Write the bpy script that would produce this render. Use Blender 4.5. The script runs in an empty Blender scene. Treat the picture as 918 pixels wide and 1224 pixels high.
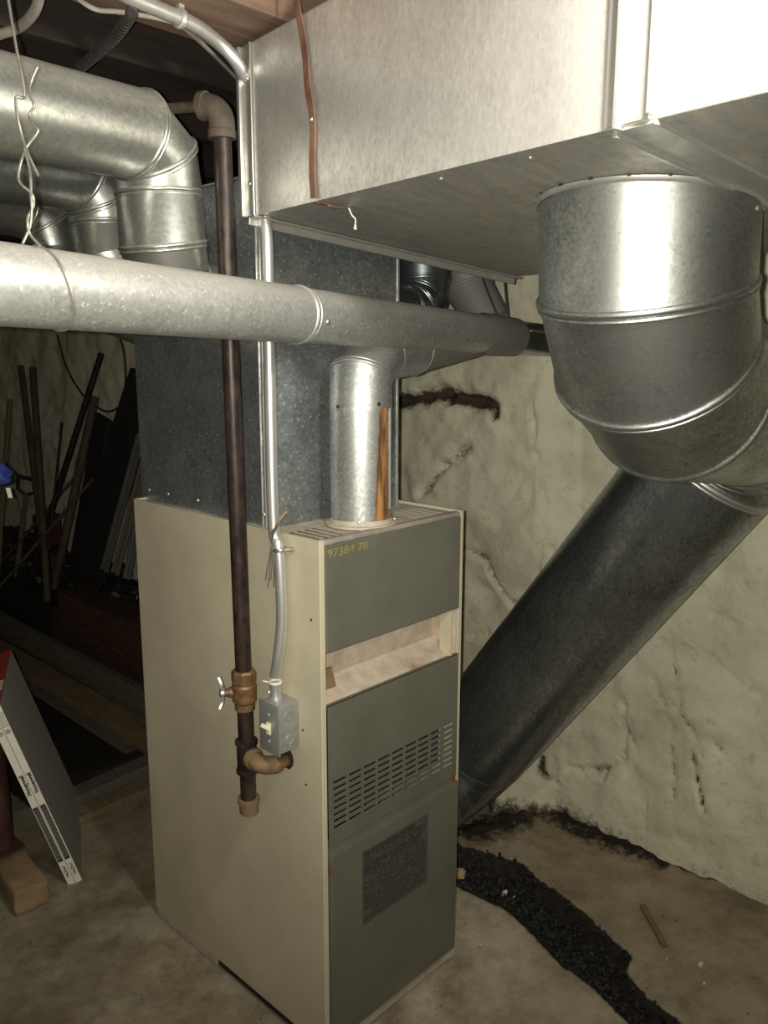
import bpy, bmesh, math, random
import numpy as np
from mathutils import Vector as V, Matrix, noise
random.seed(7); np.random.seed(7); noise.seed_set(3)
SC = bpy.context.scene
COL = SC.collection

# ------------------------------------------------------------------ camera
YAW, PITCH, ROLL = .809, .188, .002
FOC = 980.0                                   # focal length in pixels of a 918 x 1224 frame
CP = V((-1.058, -1.190, 1.561))
FW = V((math.sin(YAW)*math.cos(PITCH), math.cos(YAW)*math.cos(PITCH), -math.sin(PITCH)))
r0 = V((math.cos(YAW), -math.sin(YAW), 0)); u0 = r0.cross(FW)
RT = math.cos(ROLL)*r0 + math.sin(ROLL)*u0
UP = -math.sin(ROLL)*r0 + math.cos(ROLL)*u0
cd = bpy.data.cameras.new('camera'); cam = bpy.data.objects.new('camera', cd); COL.objects.link(cam)
cd.sensor_fit = 'VERTICAL'; cd.sensor_height = 36.0; cd.lens = FOC/1224*36.0
cd.clip_start = .02; cd.clip_end = 60
m = Matrix((RT, UP, -FW)).transposed().to_4x4(); m.translation = CP
cam.matrix_world = m
SC.camera = cam

# ------------------------------------------------------------------ light and exposure
SC.view_settings.view_transform = 'Standard'; SC.view_settings.look = 'None'
SC.view_settings.gamma = 1.0; SC.view_settings.use_curve_mapping = False
SC.view_settings.exposure = 0.0
w = bpy.data.worlds.new('world'); SC.world = w; w.use_nodes = True
w.node_tree.nodes['Background'].inputs[0].default_value = (.9, .95, 1, 1)
w.node_tree.nodes['Background'].inputs[1].default_value = .004
def lamp(name, loc, power, radius, color):
    l = bpy.data.lights.new(name, 'POINT'); l.energy = power; l.shadow_soft_size = radius; l.color = color
    o = bpy.data.objects.new(name, l); COL.objects.link(o); o.location = loc; return o
lamp('ceiling_bulb_light', (-.27, -.87, 1.955), 29, .04, (1, .96, .86))
fl0 = CP - RT*.021 + UP*.004                  # the lamp of the phone that took the picture, beside its lens
tl = bpy.data.lights.new('phone_torch_light', 'SPOT'); tl.energy = 108; tl.shadow_soft_size = .006; tl.color = (1, .965, .85)
tl.spot_size = math.radians(114); tl.spot_blend = 1.0
to = bpy.data.objects.new('phone_torch_light', tl); COL.objects.link(to)
to.location = fl0; to.rotation_euler = (-(FW + UP*.20)).to_track_quat('Z', 'Y').to_euler()

def at(px, py, x=None, y=None, z=None, d=None, p0=None, n=None):
    """a point of the photograph on a plane of the room (or at a distance d along the view axis)"""
    r = FW + RT*((px-459)/FOC) - UP*((py-612)/FOC)
    if x is not None: t = (x-CP.x)/r.x
    elif y is not None: t = (y-CP.y)/r.y
    elif z is not None: t = (z-CP.z)/r.z
    elif d is not None: t = d
    else: t = (V(p0)-CP).dot(n)/r.dot(n)
    return CP + r*t

# ------------------------------------------------------------------ materials
def mat(name):
    m = bpy.data.materials.new(name); m.use_nodes = True
    nt = m.node_tree; b = nt.nodes['Principled BSDF']
    return m, nt, b
def nn(nt, t, **kw):
    n = nt.nodes.new(t)
    for k, v in kw.items():
        if k in n.inputs: n.inputs[k].default_value = v
        else: setattr(n, k, v)
    return n
def coords(nt, scale=(1,1,1)):
    tc = nn(nt, 'ShaderNodeNewGeometry'); mp = nn(nt, 'ShaderNodeMapping')
    mp.inputs['Scale'].default_value = scale
    nt.links.new(tc.outputs['Position'], mp.inputs['Vector']); return mp.outputs['Vector']
def ramp(nt, fac, stops):
    r = nn(nt, 'ShaderNodeValToRGB'); e = r.color_ramp.elements
    while len(e) < len(stops): e.new(.5)
    for i, (p, c) in enumerate(stops):
        e[i].position = p; e[i].color = (c[0], c[1], c[2], 1) if not isinstance(c, (int, float)) else (c, c, c, 1)
    nt.links.new(fac, r.inputs['Fac']); return r.outputs['Color']
def mixc(nt, fac, a, b):
    m = nn(nt, 'ShaderNodeMix', data_type='RGBA')
    for s, v in ((m.inputs['Factor'], fac), (m.inputs['A'], a), (m.inputs['B'], b)):
        pass
    ins = [m.inputs[0], m.inputs[6], m.inputs[7]]
    for s, v in zip(ins, (fac, a, b)):
        if hasattr(v, 'is_linked'): nt.links.new(v, s)
        elif isinstance(v, (int, float)): s.default_value = v
        else: s.default_value = (v[0], v[1], v[2], 1)
    return m.outputs[2]
def noise_fac(nt, vec, scale, detail=4, rough=.6):
    n = nn(nt, 'ShaderNodeTexNoise'); n.inputs['Scale'].default_value = scale
    n.inputs['Detail'].default_value = detail; n.inputs['Roughness'].default_value = rough
    nt.links.new(vec, n.inputs['Vector']); return n.outputs['Fac']
def bump(nt, b, fac, strength, dist=.002):
    n = nn(nt, 'ShaderNodeBump'); n.inputs['Strength'].default_value = strength; n.inputs['Distance'].default_value = dist
    nt.links.new(fac, n.inputs['Height']); nt.links.new(n.outputs['Normal'], b.inputs['Normal'])

def galv(name, lo, hi, rough=(.3, .5), dust=.0, dustc=(.55,.52,.45), spangle=90, metal=.9, topdust=0., stain_tone=0., stretch=(1,1,1), specks=.0):
    m, nt, b = mat(name); vec = coords(nt, stretch)
    v = nn(nt, 'ShaderNodeTexVoronoi'); v.inputs['Scale'].default_value = spangle
    nt.links.new(vec, v.inputs['Vector'])
    sep = nn(nt, 'ShaderNodeSeparateColor'); nt.links.new(v.outputs['Color'], sep.inputs[0])
    big = noise_fac(nt, vec, 9, 8, .72)
    fine = noise_fac(nt, vec, spangle*.55, 7, .75)
    bl = nn(nt, 'ShaderNodeMath', operation='MULTIPLY_ADD'); bl.inputs[1].default_value = .7; nt.links.new(fine, bl.inputs[0])
    nt.links.new(big, bl.inputs[2])
    m0 = nn(nt, 'ShaderNodeMath', operation='MULTIPLY_ADD'); m0.inputs[1].default_value = .22
    nt.links.new(sep.outputs[0], m0.inputs[0]); nt.links.new(bl.outputs[0], m0.inputs[2])
    mx = nn(nt, 'ShaderNodeMath', operation='SUBTRACT'); mx.inputs[1].default_value = .27; nt.links.new(m0.outputs[0], mx.inputs[0])
    c = ramp(nt, mx.outputs[0], [(.35, lo), (1.0, hi)])
    rr = ramp(nt, mx.outputs[0], [(.35, rough[1]), (.95, rough[0])])
    d = None
    if dust > 0:
        dn = noise_fac(nt, vec, 5.5, 6, .7)
        d = ramp(nt, dn, [(.62-dust*.4, 0.), (.9-dust*.4, dust)])
        c = mixc(nt, d, c, dustc)
    if specks > 0:
        sp = noise_fac(nt, vec, 150, 2, .5); s2 = ramp(nt, sp, [(.63, 0.), (.69, specks)])
        c = mixc(nt, s2, c, (.75,.75,.7))
    if topdust > 0:
        g = nn(nt, 'ShaderNodeNewGeometry'); s = nn(nt, 'ShaderNodeSeparateXYZ'); nt.links.new(g.outputs['Normal'], s.inputs[0])
        t = ramp(nt, s.outputs['Z'], [(.15, 0.), (.85, topdust)])
        c = mixc(nt, t, c, dustc)
        md = nn(nt, 'ShaderNodeMath', operation='MULTIPLY'); md.inputs[1].default_value = -metal*.9
        nt.links.new(t, md.inputs[0]); ad = nn(nt, 'ShaderNodeMath', operation='ADD', use_clamp=True); ad.inputs[1].default_value = metal
        nt.links.new(md.outputs[0], ad.inputs[0]); nt.links.new(ad.outputs[0], b.inputs['Metallic'])
    else: b.inputs['Metallic'].default_value = metal
    if stain_tone > 0:
        sn = noise_fac(nt, coords(nt, (3, 14, 3)), 3, 5, .7); sf = ramp(nt, sn, [(.46, 0.), (.66, stain_tone)])
        c = mixc(nt, sf, c, (.60, .55, .44))
    nt.links.new(c, b.inputs['Base Color']); nt.links.new(rr, b.inputs['Roughness'])
    bump(nt, b, big, .12, .004)
    return m
M = {}
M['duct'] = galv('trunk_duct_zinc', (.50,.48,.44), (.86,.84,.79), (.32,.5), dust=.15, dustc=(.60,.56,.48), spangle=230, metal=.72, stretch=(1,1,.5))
M['duct_shaded'] = galv('trunk_duct_shaded_zinc', (.28,.28,.265), (.58,.57,.54), (.38,.58), dust=.3, stain_tone=.85, spangle=120, metal=.7)  # shade painted into the zinc of the under and far faces, plus smudges
M['elbow'] = galv('return_elbow_zinc', (.17,.185,.18), (.64,.65,.62), (.36,.52), dust=.06, spangle=210, specks=.35, metal=.97)
M['drop'] = galv('drop_pipe_zinc', (.12,.145,.16), (.46,.50,.52), (.24,.40), dust=.12, dustc=(.40,.42,.42), spangle=160, specks=.4, stretch=(1,1,.6), metal=.93)
M['plenum'] = galv('plenum_zinc', (.14,.16,.17), (.46,.49,.49), (.32,.5), dust=.08, spangle=150, specks=.8, metal=.78)
M['vent'] = galv('vent_pipe_zinc', (.29,.29,.275), (.62,.62,.59), (.42,.58), dust=.2, topdust=.6, dustc=(.48,.45,.39), spangle=200, specks=.9, metal=.68)
M['flue'] = galv('flue_zinc', (.26,.27,.26), (.68,.69,.66), (.4,.55), dust=.1, topdust=.8, dustc=(.30,.28,.25), spangle=200, specks=.9, metal=.8)
M['supply'] = galv('supply_pipe_zinc', (.28,.29,.26), (.76,.77,.72), (.28,.48), dust=.2, topdust=.6, dustc=(.45,.43,.36), spangle=140, specks=.4)
M['supply_dusty'] = galv('dusty_branch_zinc', (.20,.19,.18), (.32,.30,.28), (.5,.7), dust=.8, topdust=.6, dustc=(.26,.235,.21), metal=.4)
M['cleat'] = galv('drive_cleat_zinc', (.45,.44,.41), (.66,.65,.6), (.35,.5), dust=.3, spangle=60, metal=.8)
M['emt'] = galv('conduit_zinc', (.55,.55,.53), (.74,.74,.71), (.34,.42), spangle=30, metal=.75)
M['box'] = galv('switch_box_zinc', (.34,.34,.33), (.52,.52,.50), (.4,.55), dust=.2, metal=.6, spangle=60)

def flat(name, c1, c2, rough=.6, scale=12, metal=0., bmp=.0, stretch=(1,1,1), lo=.35, hi=.7, spec=.4, rust=None, rustc=(.17,.070,.026), dist=.002):
    m, nt, b = mat(name); vec = coords(nt, stretch)
    f = noise_fac(nt, vec, scale, 6, .65)
    c = ramp(nt, f, [(lo, c1), (hi, c2)])
    if rust:
        g = nn(nt, 'ShaderNodeNewGeometry'); acc = None
        for (p, rad) in rust:
            dn = nn(nt, 'ShaderNodeVectorMath', operation='DISTANCE'); dn.inputs[1].default_value = p
            nt.links.new(g.outputs['Position'], dn.inputs[0])
            dv = nn(nt, 'ShaderNodeMath', operation='DIVIDE'); dv.inputs[1].default_value = rad
            nt.links.new(dn.outputs['Value'], dv.inputs[0])
            if acc is None: acc = dv.outputs[0]
            else:
                mn = nn(nt, 'ShaderNodeMath', operation='MINIMUM'); nt.links.new(acc, mn.inputs[0]); nt.links.new(dv.outputs[0], mn.inputs[1]); acc = mn.outputs[0]
        f2 = noise_fac(nt, vec, 60, 5, .7)
        ad = nn(nt, 'ShaderNodeMath', operation='ADD'); nt.links.new(acc, ad.inputs[0]); nt.links.new(f2, ad.inputs[1])
        rf = ramp(nt, ad.outputs[0], [(.7, .9), (1.35, 0.)])
        c = mixc(nt, rf, c, rustc)
    nt.links.new(c, b.inputs['Base Color']); b.inputs['Roughness'].default_value = rough
    b.inputs['Metallic'].default_value = metal; b.inputs['Specular IOR Level'].default_value = spec
    if bmp: bump(nt, b, f, bmp, dist)
    return m
M['cream'] = flat('cream_enamel', (.50,.45,.32), (.62,.56,.41), .42, 3.5, rust=[((.001,.02,.02),.05), ((0,.11,.69),.03)])
M['creamtop'] = flat('dusty_cream_top', (.40,.34,.27), (.58,.51,.41), .6, 20)
M['grey'] = flat('olive_grey_enamel', (.120,.119,.092), (.150,.148,.116), .38, 6, rust=[((.45,-.004,.515),.05), ((.45,-.004,.02),.06), ((.014,-.004,.47),.03), ((.455,-.004,.07),.04)])
M['ledge'] = flat('dusty_ledge', (.46,.36,.27), (.66,.56,.44), .8, 22, rust=[((.12,.06,.84),.06), ((.30,.0,.845),.06)], rustc=(.36,.22,.13))
M['label'] = flat('dark_rating_plate', (.074,.073,.060), (.095,.093,.078), .5, 60)
M['print'] = flat('plate_print', (.022,.022,.020), (.03,.03,.028), .6, 30)
M['yellow'] = flat('yellow_stencil_ink', (.19,.175,.09), (.34,.30,.05), .6, 45, lo=.3, hi=.6)
M['greydust'] = flat('dusty_grey_lip', (.22,.205,.165), (.34,.31,.25), .6, 20)
M['black_iron'] = flat('black_iron_pipe', (.016,.012,.010), (.075,.052,.040), .42, 45, metal=.3, stretch=(1,1,.5), lo=.35, hi=.75, bmp=.3)
M['brass'] = flat('old_brass', (.13,.07,.035), (.32,.19,.09), .5, 40, metal=.45)
M['dusty_iron'] = flat('dusty_iron', (.055,.042,.030), (.11,.085,.062), .75, 25)
M['fitting'] = flat('dull_iron_fitting', (.17,.108,.052), (.28,.19,.105), .65, 25, metal=.2)
M['steel'] = flat('bright_steel', (.5,.48,.42), (.7,.68,.6), .32, 30, metal=.9)
M['rust'] = flat('rusty_strap', (.12,.050,.032), (.30,.165,.115), .8, 35, stretch=(1,1,.5))
M['rustseam'] = flat('orange_rust', (.10,.040,.014), (.42,.21,.075), .8, 55, stretch=(1,1,.12), lo=.4, hi=.6)
M['ivory'] = flat('ivory_toggle', (.82,.77,.55), (.86,.82,.62), .4, 5)
M['wire'] = flat('plain_wire', (.26,.25,.21), (.42,.40,.34), .4, 40, metal=.6)
M['copperwire'] = flat('tan_cord', (.30,.20,.11), (.42,.30,.18), .7, 40)
M['darkwire'] = flat('dark_wire', (.03,.028,.025), (.06,.055,.05), .6, 40)
M['white_cable'] = flat('dusty_white_cable', (.36,.33,.28), (.5,.46,.4), .6, 30)
M['armor'] = flat('armoured_cable', (.07,.065,.06), (.12,.115,.105), .5, 30, metal=.6)
M['joist'] = flat('shaded_joist', (.013,.009,.007), (.030,.019,.014), .85, 6, stretch=(1,8,8), bmp=.3)  # joist wood painted near-black for the shade of the unlit bays
M['beam'] = flat('lit_brown_joist', (.13,.080,.055), (.24,.155,.11), .85, 7, stretch=(1,7,7), bmp=.3)  # lit copy of the joist wood, much lighter than the shaded one
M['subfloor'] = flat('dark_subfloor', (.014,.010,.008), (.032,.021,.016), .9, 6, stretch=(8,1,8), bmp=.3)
M['shaft'] = flat('worn_wood_shaft', (.06,.04,.028), (.12,.08,.05), .75, 20, stretch=(1,1,.2))
M['darkmetal'] = flat('dark_steel', (.025,.024,.023), (.06,.056,.05), .5, 20, metal=.5)
M['channel'] = flat('grey_channel', (.17,.165,.155), (.28,.27,.25), .5, 20, metal=.6)
M['oldboard'] = flat('old_grey_board', (.10,.082,.06), (.20,.165,.12), .85, 14, stretch=(9,1,9), bmp=.4)
M['tanboard'] = flat('tan_board', (.15,.105,.055), (.27,.20,.11), .8, 12, stretch=(9,1,9), bmp=.4)
M['timber'] = flat('dark_red_timber', (.05,.026,.016), (.115,.058,.032), .85, 9, stretch=(6,1,6), bmp=.5)
M['darkboard'] = flat('black_board', (.014,.012,.011), (.03,.026,.023), .8, 10)
M['coal'] = flat('coal', (.008,.008,.008), (.028,.026,.022), .5, 30)
M['rubble'] = flat('black_ash', (.010,.009,.007), (.085,.075,.058), .7, 70, lo=.5, hi=.85)
M['redcan'] = flat('faded_red_paint', (.045,.016,.014), (.08,.026,.022), .6, 12)
M['redcard'] = flat('red_card', (.33,.035,.035), (.42,.06,.05), .5, 25)
M['whitecard'] = flat('white_card', (.84,.80,.68), (.90,.86,.74), .6, 20)
M['filter'] = flat('grey_filter_media', (.24,.225,.195), (.32,.30,.265), .9, 40, stretch=(1,1,3))
M['ink'] = flat('black_ink', (.02,.02,.018), (.03,.03,.026), .6, 20)
M['inkline'] = flat('white_ink_lines', (.40,.38,.33), (.5,.48,.42), .6, 20)
M['brick'] = flat('tan_brick', (.25,.165,.085), (.42,.29,.165), .9, 14, bmp=.6)
M['post'] = flat('dark_red_post', (.05,.022,.017), (.09,.04,.028), .6, 10)
M['blue'] = flat('blue_cloth', (.05,.09,.42), (.10,.15,.60), .7, 20)
M['plaster_chip'] = flat('white_chip', (.5,.48,.42), (.65,.62,.55), .8, 30)
M['stick'] = flat('brown_stick', (.14,.08,.04), (.22,.13,.07), .8, 30)
M['inside_shade'] = flat('dark_inside', (.02,.018,.015), (.035,.03,.025), .9, 10)  # near-black colour standing in for shade inside slots, holes and gaps

def wall_material():
    m, nt, b = mat('whitewashed_stone'); vec = coords(nt)
    f = noise_fac(nt, vec, 3.2, 8, .65)
    c = ramp(nt, f, [(.30, (.58,.54,.39)), (.5, (.74,.70,.52)), (.72, (.82,.78,.60))])
    f2 = noise_fac(nt, vec, 26, 6, .7)
    d = ramp(nt, f2, [(.56, 0.), (.74, .6)]); c = mixc(nt, d, c, (.36,.32,.23))
    a = nn(nt, 'ShaderNodeAttribute', attribute_name='stain_tone'); 
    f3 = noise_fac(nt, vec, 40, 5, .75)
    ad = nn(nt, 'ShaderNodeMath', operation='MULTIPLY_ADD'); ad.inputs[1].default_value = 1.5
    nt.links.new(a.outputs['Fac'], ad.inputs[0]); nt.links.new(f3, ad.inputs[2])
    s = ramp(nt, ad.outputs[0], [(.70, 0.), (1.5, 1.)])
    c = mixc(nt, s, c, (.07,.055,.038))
    nt.links.new(c, b.inputs['Base Color']); b.inputs['Roughness'].default_value = .85; b.inputs['Specular IOR Level'].default_value = .2
    fb = noise_fac(nt, vec, 22, 9, .7); fb2 = noise_fac(nt, vec, 8, 10, .72); sm = nn(nt, 'ShaderNodeMath', operation='MULTIPLY_ADD'); sm.inputs[1].default_value = 1.6
    nt.links.new(fb2, sm.inputs[0]); nt.links.new(fb, sm.inputs[2]); bump(nt, b, sm.outputs[0], .45, .016)
    return m
def floor_material():
    m, nt, b = mat('stained_concrete'); vec = coords(nt)
    f = noise_fac(nt, vec, 2.6, 9, .68)
    c = ramp(nt, f, [(.32, (.15,.115,.072)), (.48, (.30,.25,.17)), (.58, (.42,.365,.265)), (.72, (.56,.50,.385))])
    f2 = noise_fac(nt, vec, 8, 12, .74); d = ramp(nt, f2, [(.48, 0.), (.74, .75)]); c = mixc(nt, d, c, (.085,.066,.042))
    f4 = noise_fac(nt, vec, 1.3, 3, .5); d4 = ramp(nt, f4, [(.5, 0.), (.65, .5)]); c = mixc(nt, d4, c, (.20,.135,.075))
    a = nn(nt, 'ShaderNodeAttribute', attribute_name='stain_tone'); f3 = noise_fac(nt, vec, 30, 5, .75)
    ad = nn(nt, 'ShaderNodeMath', operation='MULTIPLY_ADD'); ad.inputs[1].default_value = 1.5
    nt.links.new(a.outputs['Fac'], ad.inputs[0]); nt.links.new(f3, ad.inputs[2])
    s = ramp(nt, ad.outputs[0], [(.7, 0.), (1.3, 1.)]); c = mixc(nt, s, c, (.022,.018,.013))
    nt.links.new(c, b.inputs['Base Color']); b.inputs['Roughness'].default_value = .8; b.inputs['Specular IOR Level'].default_value = .25
    bump(nt, b, f2, .3, .004)
    return m
M['wall'] = wall_material(); M['floor'] = floor_material()

# ------------------------------------------------------------------ object helpers
def tag(o, label=None, cat=None, group=None, kind=None):
    for k, v in (('label', label), ('category', cat), ('group', group), ('kind', kind)):
        if v: o[k] = v
    return o
def empty(name, loc, label, cat, group=None):
    o = bpy.data.objects.new(name, None); COL.objects.link(o); o.location = loc; o.empty_display_size = .05
    return tag(o, label, cat, group)
def wmat(o):
    m = Matrix.Translation(o.location) @ o.rotation_euler.to_matrix().to_4x4()
    return wmat(o.parent) @ m if o.parent else m
def link(name, me, parent=None):
    o = bpy.data.objects.new(name, me); COL.objects.link(o)
    if parent is not None: o.parent = parent
    return o
def obj(name, bm, material, parent=None, smooth=None, label=None):
    """link a bmesh given in world coordinates; under a parent it is moved into the parent's frame"""
    if parent is not None: bm.transform(wmat(parent).inverted())
    bmesh.ops.recalc_face_normals(bm, faces=bm.faces)
    me = bpy.data.meshes.new(name); bm.to_mesh(me); bm.free()
    for mm in (material if isinstance(material, list) else [material]): me.materials.append(mm)
    if smooth is not None:
        me.polygons.foreach_set('use_smooth', [True]*len(me.polygons))
        try: me.set_sharp_from_angle(angle=math.radians(smooth))
        except Exception: pass
    o = link(name, me, parent)
    if label: o['label'] = label
    return o
def B(): return bmesh.new()
def box(bm, lo, hi, bev=0.):
    lo = V(lo); hi = V(hi); c = (lo+hi)/2; s = hi-lo
    g = bmesh.ops.create_cube(bm, size=1, matrix=Matrix.Translation(c) @ Matrix.Diagonal((s.x, s.y, s.z, 1)))
    if bev:
        es = list({e for v in g['verts'] for e in v.link_edges})
        bmesh.ops.bevel(bm, geom=es, offset=bev, segments=2, affect='EDGES', profile=.5)
def obox(bm, c, ax, ay, az, hx, hy, hz, bev=0.):
    """oriented box: centre, three unit axes, half sizes"""
    R = Matrix((ax, ay, az)).transposed().to_4x4(); R.translation = V(c)
    g = bmesh.ops.create_cube(bm, size=2, matrix=R @ Matrix.Diagonal((hx, hy, hz, 1)))
    if bev:
        es = list({e for v in g['verts'] for e in v.link_edges})
        bmesh.ops.bevel(bm, geom=es, offset=bev, segments=2, affect='EDGES', profile=.5)
def frame(d, hint=None):
    d = V(d).normalized(); h = V(hint) if hint is not None else (V((0,0,1)) if abs(d.z) < .9 else V((1,0,0)))
    a = h.cross(d).normalized(); b = d.cross(a); return a, b, d
def bar(bm, p, q, wd, th, hint=None, bev=0.):
    p = V(p); q = V(q); a, b, d = frame(q-p, hint)
    obox(bm, (p+q)/2, a, b, d, wd/2, th/2, (q-p).length/2, bev)
def rings(bm, cs, ns, rs, seg=48, cap=(False, False), hint=None):
    """sweep circles (centre, normal, radius) into one tube"""
    prev = None; a = None; first = last = None
    for c, n, r in zip(cs, ns, rs):
        n = V(n).normalized()
        if a is None: a, _, _ = frame(n, hint)
        a = (a - n*a.dot(n)).normalized(); b = n.cross(a)
        cur = [bm.verts.new(V(c) + (a*math.cos(t)+b*math.sin(t))*r) for t in [2*math.pi*i/seg for i in range(seg)]]
        if prev:
            for i in range(seg): bm.faces.new((prev[i], prev[(i+1)%seg], cur[(i+1)%seg], cur[i]))
        else: first = cur
        prev = cur; last = cur
    if cap[0]: bm.faces.new(first[::-1])
    if cap[1]: bm.faces.new(last)
def tube(bm, pts, r, seg=12, cap=True):
    pts = [V(p) for p in pts]; ns = []
    for i in range(len(pts)):
        t = (pts[min(i+1, len(pts)-1)]-pts[max(i-1, 0)]); ns.append(t.normalized())
    rs = r if isinstance(r, (list, tuple)) else [r]*len(pts)
    rings(bm, pts, ns, rs, seg, (cap, cap))
def smooth_path(pts, k=8):
    pts = [V(p) for p in pts]; out = []
    for i in range(len(pts)-1):
        p0, p1, p2, p3 = pts[max(i-1,0)], pts[i], pts[i+1], pts[min(i+2, len(pts)-1)]
        for j in range(k):
            t = j/k
            out.append(.5*((2*p1)+(p2-p0)*t+(2*p0-5*p1+4*p2-p3)*t*t+(3*p1-p0-3*p2+p3)*t**3))
    out.append(pts[-1]); return out
def lathe(bm, c, d, prof, seg=24, hint=None):
    """profile of (distance along d, radius) pairs"""
    d = V(d).normalized(); rings(bm, [V(c)+d*h for h, r in prof], [d]*len(prof), [r for h, r in prof], seg, (True, True), hint)
def torus(bm, c, n, R, r, seg=56, s2=8, rn=None):
    a, b, d = frame(n); vs = []
    for i in range(seg):
        t = 2*math.pi*i/seg; e = a*math.cos(t)+b*math.sin(t)
        vs.append([bm.verts.new(V(c)+e*(R+r*math.cos(q))+d*(r*(rn or 1)*math.sin(q))) for q in [2*math.pi*j/s2 for j in range(s2)]])
    for i in range(seg):
        for j in range(s2):
            bm.faces.new((vs[i][j], vs[(i+1)%seg][j], vs[(i+1)%seg][(j+1)%s2], vs[i][(j+1)%s2]))
def screw(bm, p, n, r=.004):
    lathe(bm, V(p)-V(n).normalized()*.002, n, [(0, r*.95), (.003, r), (.0045, r*.75), (.005, .0005)], 10)
def quad(bm, a, b, c, d): bm.faces.new([bm.verts.new(V(p)) for p in (a, b, c, d)])
def text_bm(s, size, origin, xd, yd, thick=.0004, bold=0.):
    cu = bpy.data.curves.new('text', 'FONT'); cu.body = s; cu.size = size; cu.extrude = thick; cu.offset = bold; cu.resolution_u = 3
    o = bpy.data.objects.new('text', cu); COL.objects.link(o)
    bpy.context.view_layer.update()
    me = bpy.data.meshes.new_from_object(o.evaluated_get(bpy.context.evaluated_depsgraph_get()))
    bpy.data.objects.remove(o); bpy.data.curves.remove(cu)
    bm = B(); bm.from_mesh(me); bpy.data.meshes.remove(me)
    xd = V(xd).normalized(); yd = V(yd); yd = (yd-xd*yd.dot(xd)).normalized(); zd = xd.cross(yd)
    R = Matrix((xd, yd, zd)).transposed().to_4x4(); R.translation = V(origin); bm.transform(R)
    return bm
def chunk(bm, c, r, seed=0, flatten=.7):
    g = bmesh.ops.create_icosphere(bm, subdivisions=1, radius=1)
    q = Matrix.Rotation(random.uniform(0, 6.28), 3, V((random.random()-.5, random.random()-.5, random.random()-.5)).normalized())
    for v in g['verts']:
        k = r*random.uniform(.65, 1.2); p = q @ V((v.co.x*k, v.co.y*k*random.uniform(.7, 1), v.co.z*k*flatten)); v.co = V(c)+p

# ------------------------------------------------------------------ the setting
def seg_d(p, a, b):
    ab = b-a; t = max(0, min(1, (p-a).dot(ab)/max(ab.dot(ab), 1e-9))); return (p-(a+ab*t)).length, t
# trench in the floor: its two banks, followed along the floor
TL = [at(a, b, z=0).xy for a, b in ((500,1015),(547,1056),(610,1086),(648,1122),(672,1149),(712,1177),(758,1223),(800,1262))]
TR = [at(a, b, z=0).xy for a, b in ((520,985),(547,1010),(585,1022),(621,1033),(642,1054),(661,1065),(699,1096),(733,1130),(750,1143),(742,1162),(767,1191),(809,1223),(850,1262))]
TPOLY = TL + TR[::-1]
def inside(p, poly):
    c = False; n = len(poly)
    for i in range(n):
        a, b = poly[i], poly[(i+1)%n]
        if (a.y > p.y) != (b.y > p.y) and p.x < (b.x-a.x)*(p.y-a.y)/(b.y-a.y)+a.x: c = not c
    return c
def trench(p):
    if not (.3 < p.x < 1.1 and -.9 < p.y < .7): return -1.
    d = min(seg_d(p, TPOLY[i], TPOLY[(i+1)%len(TPOLY)])[0] for i in range(len(TPOLY)))
    d += .006*noise.noise(V((p.x*60, p.y*60, 0)))
    return d if inside(p, TPOLY) else -d
BASEJ = [at(a, b, z=0).xy for a, b in ((560,995),(600,985),(640,962),(655,966),(700,990),(770,1015),(850,1048),(918,1060))]
def grid(name, us, vs, fn, material, stain_tone=None, parent=None, smooth=True):
    nu, nv = len(us), len(vs)
    co = np.empty((nu*nv, 3)); st = np.zeros(nu*nv)
    for i, u in enumerate(us):
        for j, v in enumerate(vs):
            p, s = fn(u, v); co[i*nv+j] = p; st[i*nv+j] = s
    idx = np.arange(nu*nv).reshape(nu, nv)
    f = np.stack([idx[:-1,:-1], idx[1:,:-1], idx[1:,1:], idx[:-1,1:]], -1).reshape(-1, 4)
    me = bpy.data.meshes.new(name); me.from_pydata(co.tolist(), [], f.tolist()); me.materials.append(material)
    a = me.attributes.new('stain_tone', 'FLOAT', 'POINT'); a.data.foreach_set('value', st)
    if smooth: me.polygons.foreach_set('use_smooth', [True]*len(me.polygons))
    return link(name, me, parent)
def floor_fn(x, y):
    p = V((x, y)); z = .004*noise.noise(V((x*3, y*3, 1)))*(1 if abs(x-.23) > .3 else .4) - .002
    s = 0.; t = trench(p)
    if t > -.05:
        z -= .055*max(0, min(1, (t+.004)/.018)); s = max(s, max(0, min(1, (t+.02)/.03)))
    if x > .9:      # soil and damp against the foot of the wall
        d = min(seg_d(p, BASEJ[i], BASEJ[i+1])[0] for i in range(len(BASEJ)-1)) if -.7 < y < .6 else abs(x-1.24)
        s = max(s, max(0, .75-d/.05), max(0, .42-d/.35) if y > -.25 else 0)
        z += max(0, .02-d*.2)*(.5+noise.noise(V((x*25, y*25, 3))))
    if y > 1.45 and x > .0: s = max(s, min(.75, (y-1.45)*3+.2))  # floor coloured darker towards the back
    return (x, y, z), s
def sp(a, b, st): return list(np.linspace(a, b, int(round((b-a)/st))+1))
xs = sp(-3.0, -1.1, .2)[:-1] + sp(-1.1, .4, .03)[:-1] + sp(.4, 1.6, .011)
ys = sp(-3.0, -.9, .15)[:-1] + sp(-.9, .75, .011)[:-1] + sp(.75, 1.6, .03)[:-1] + sp(1.6, 6.4, .12)
fl = grid('floor', xs, ys, floor_fn, M['floor']); tag(fl, kind='structure')

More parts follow.
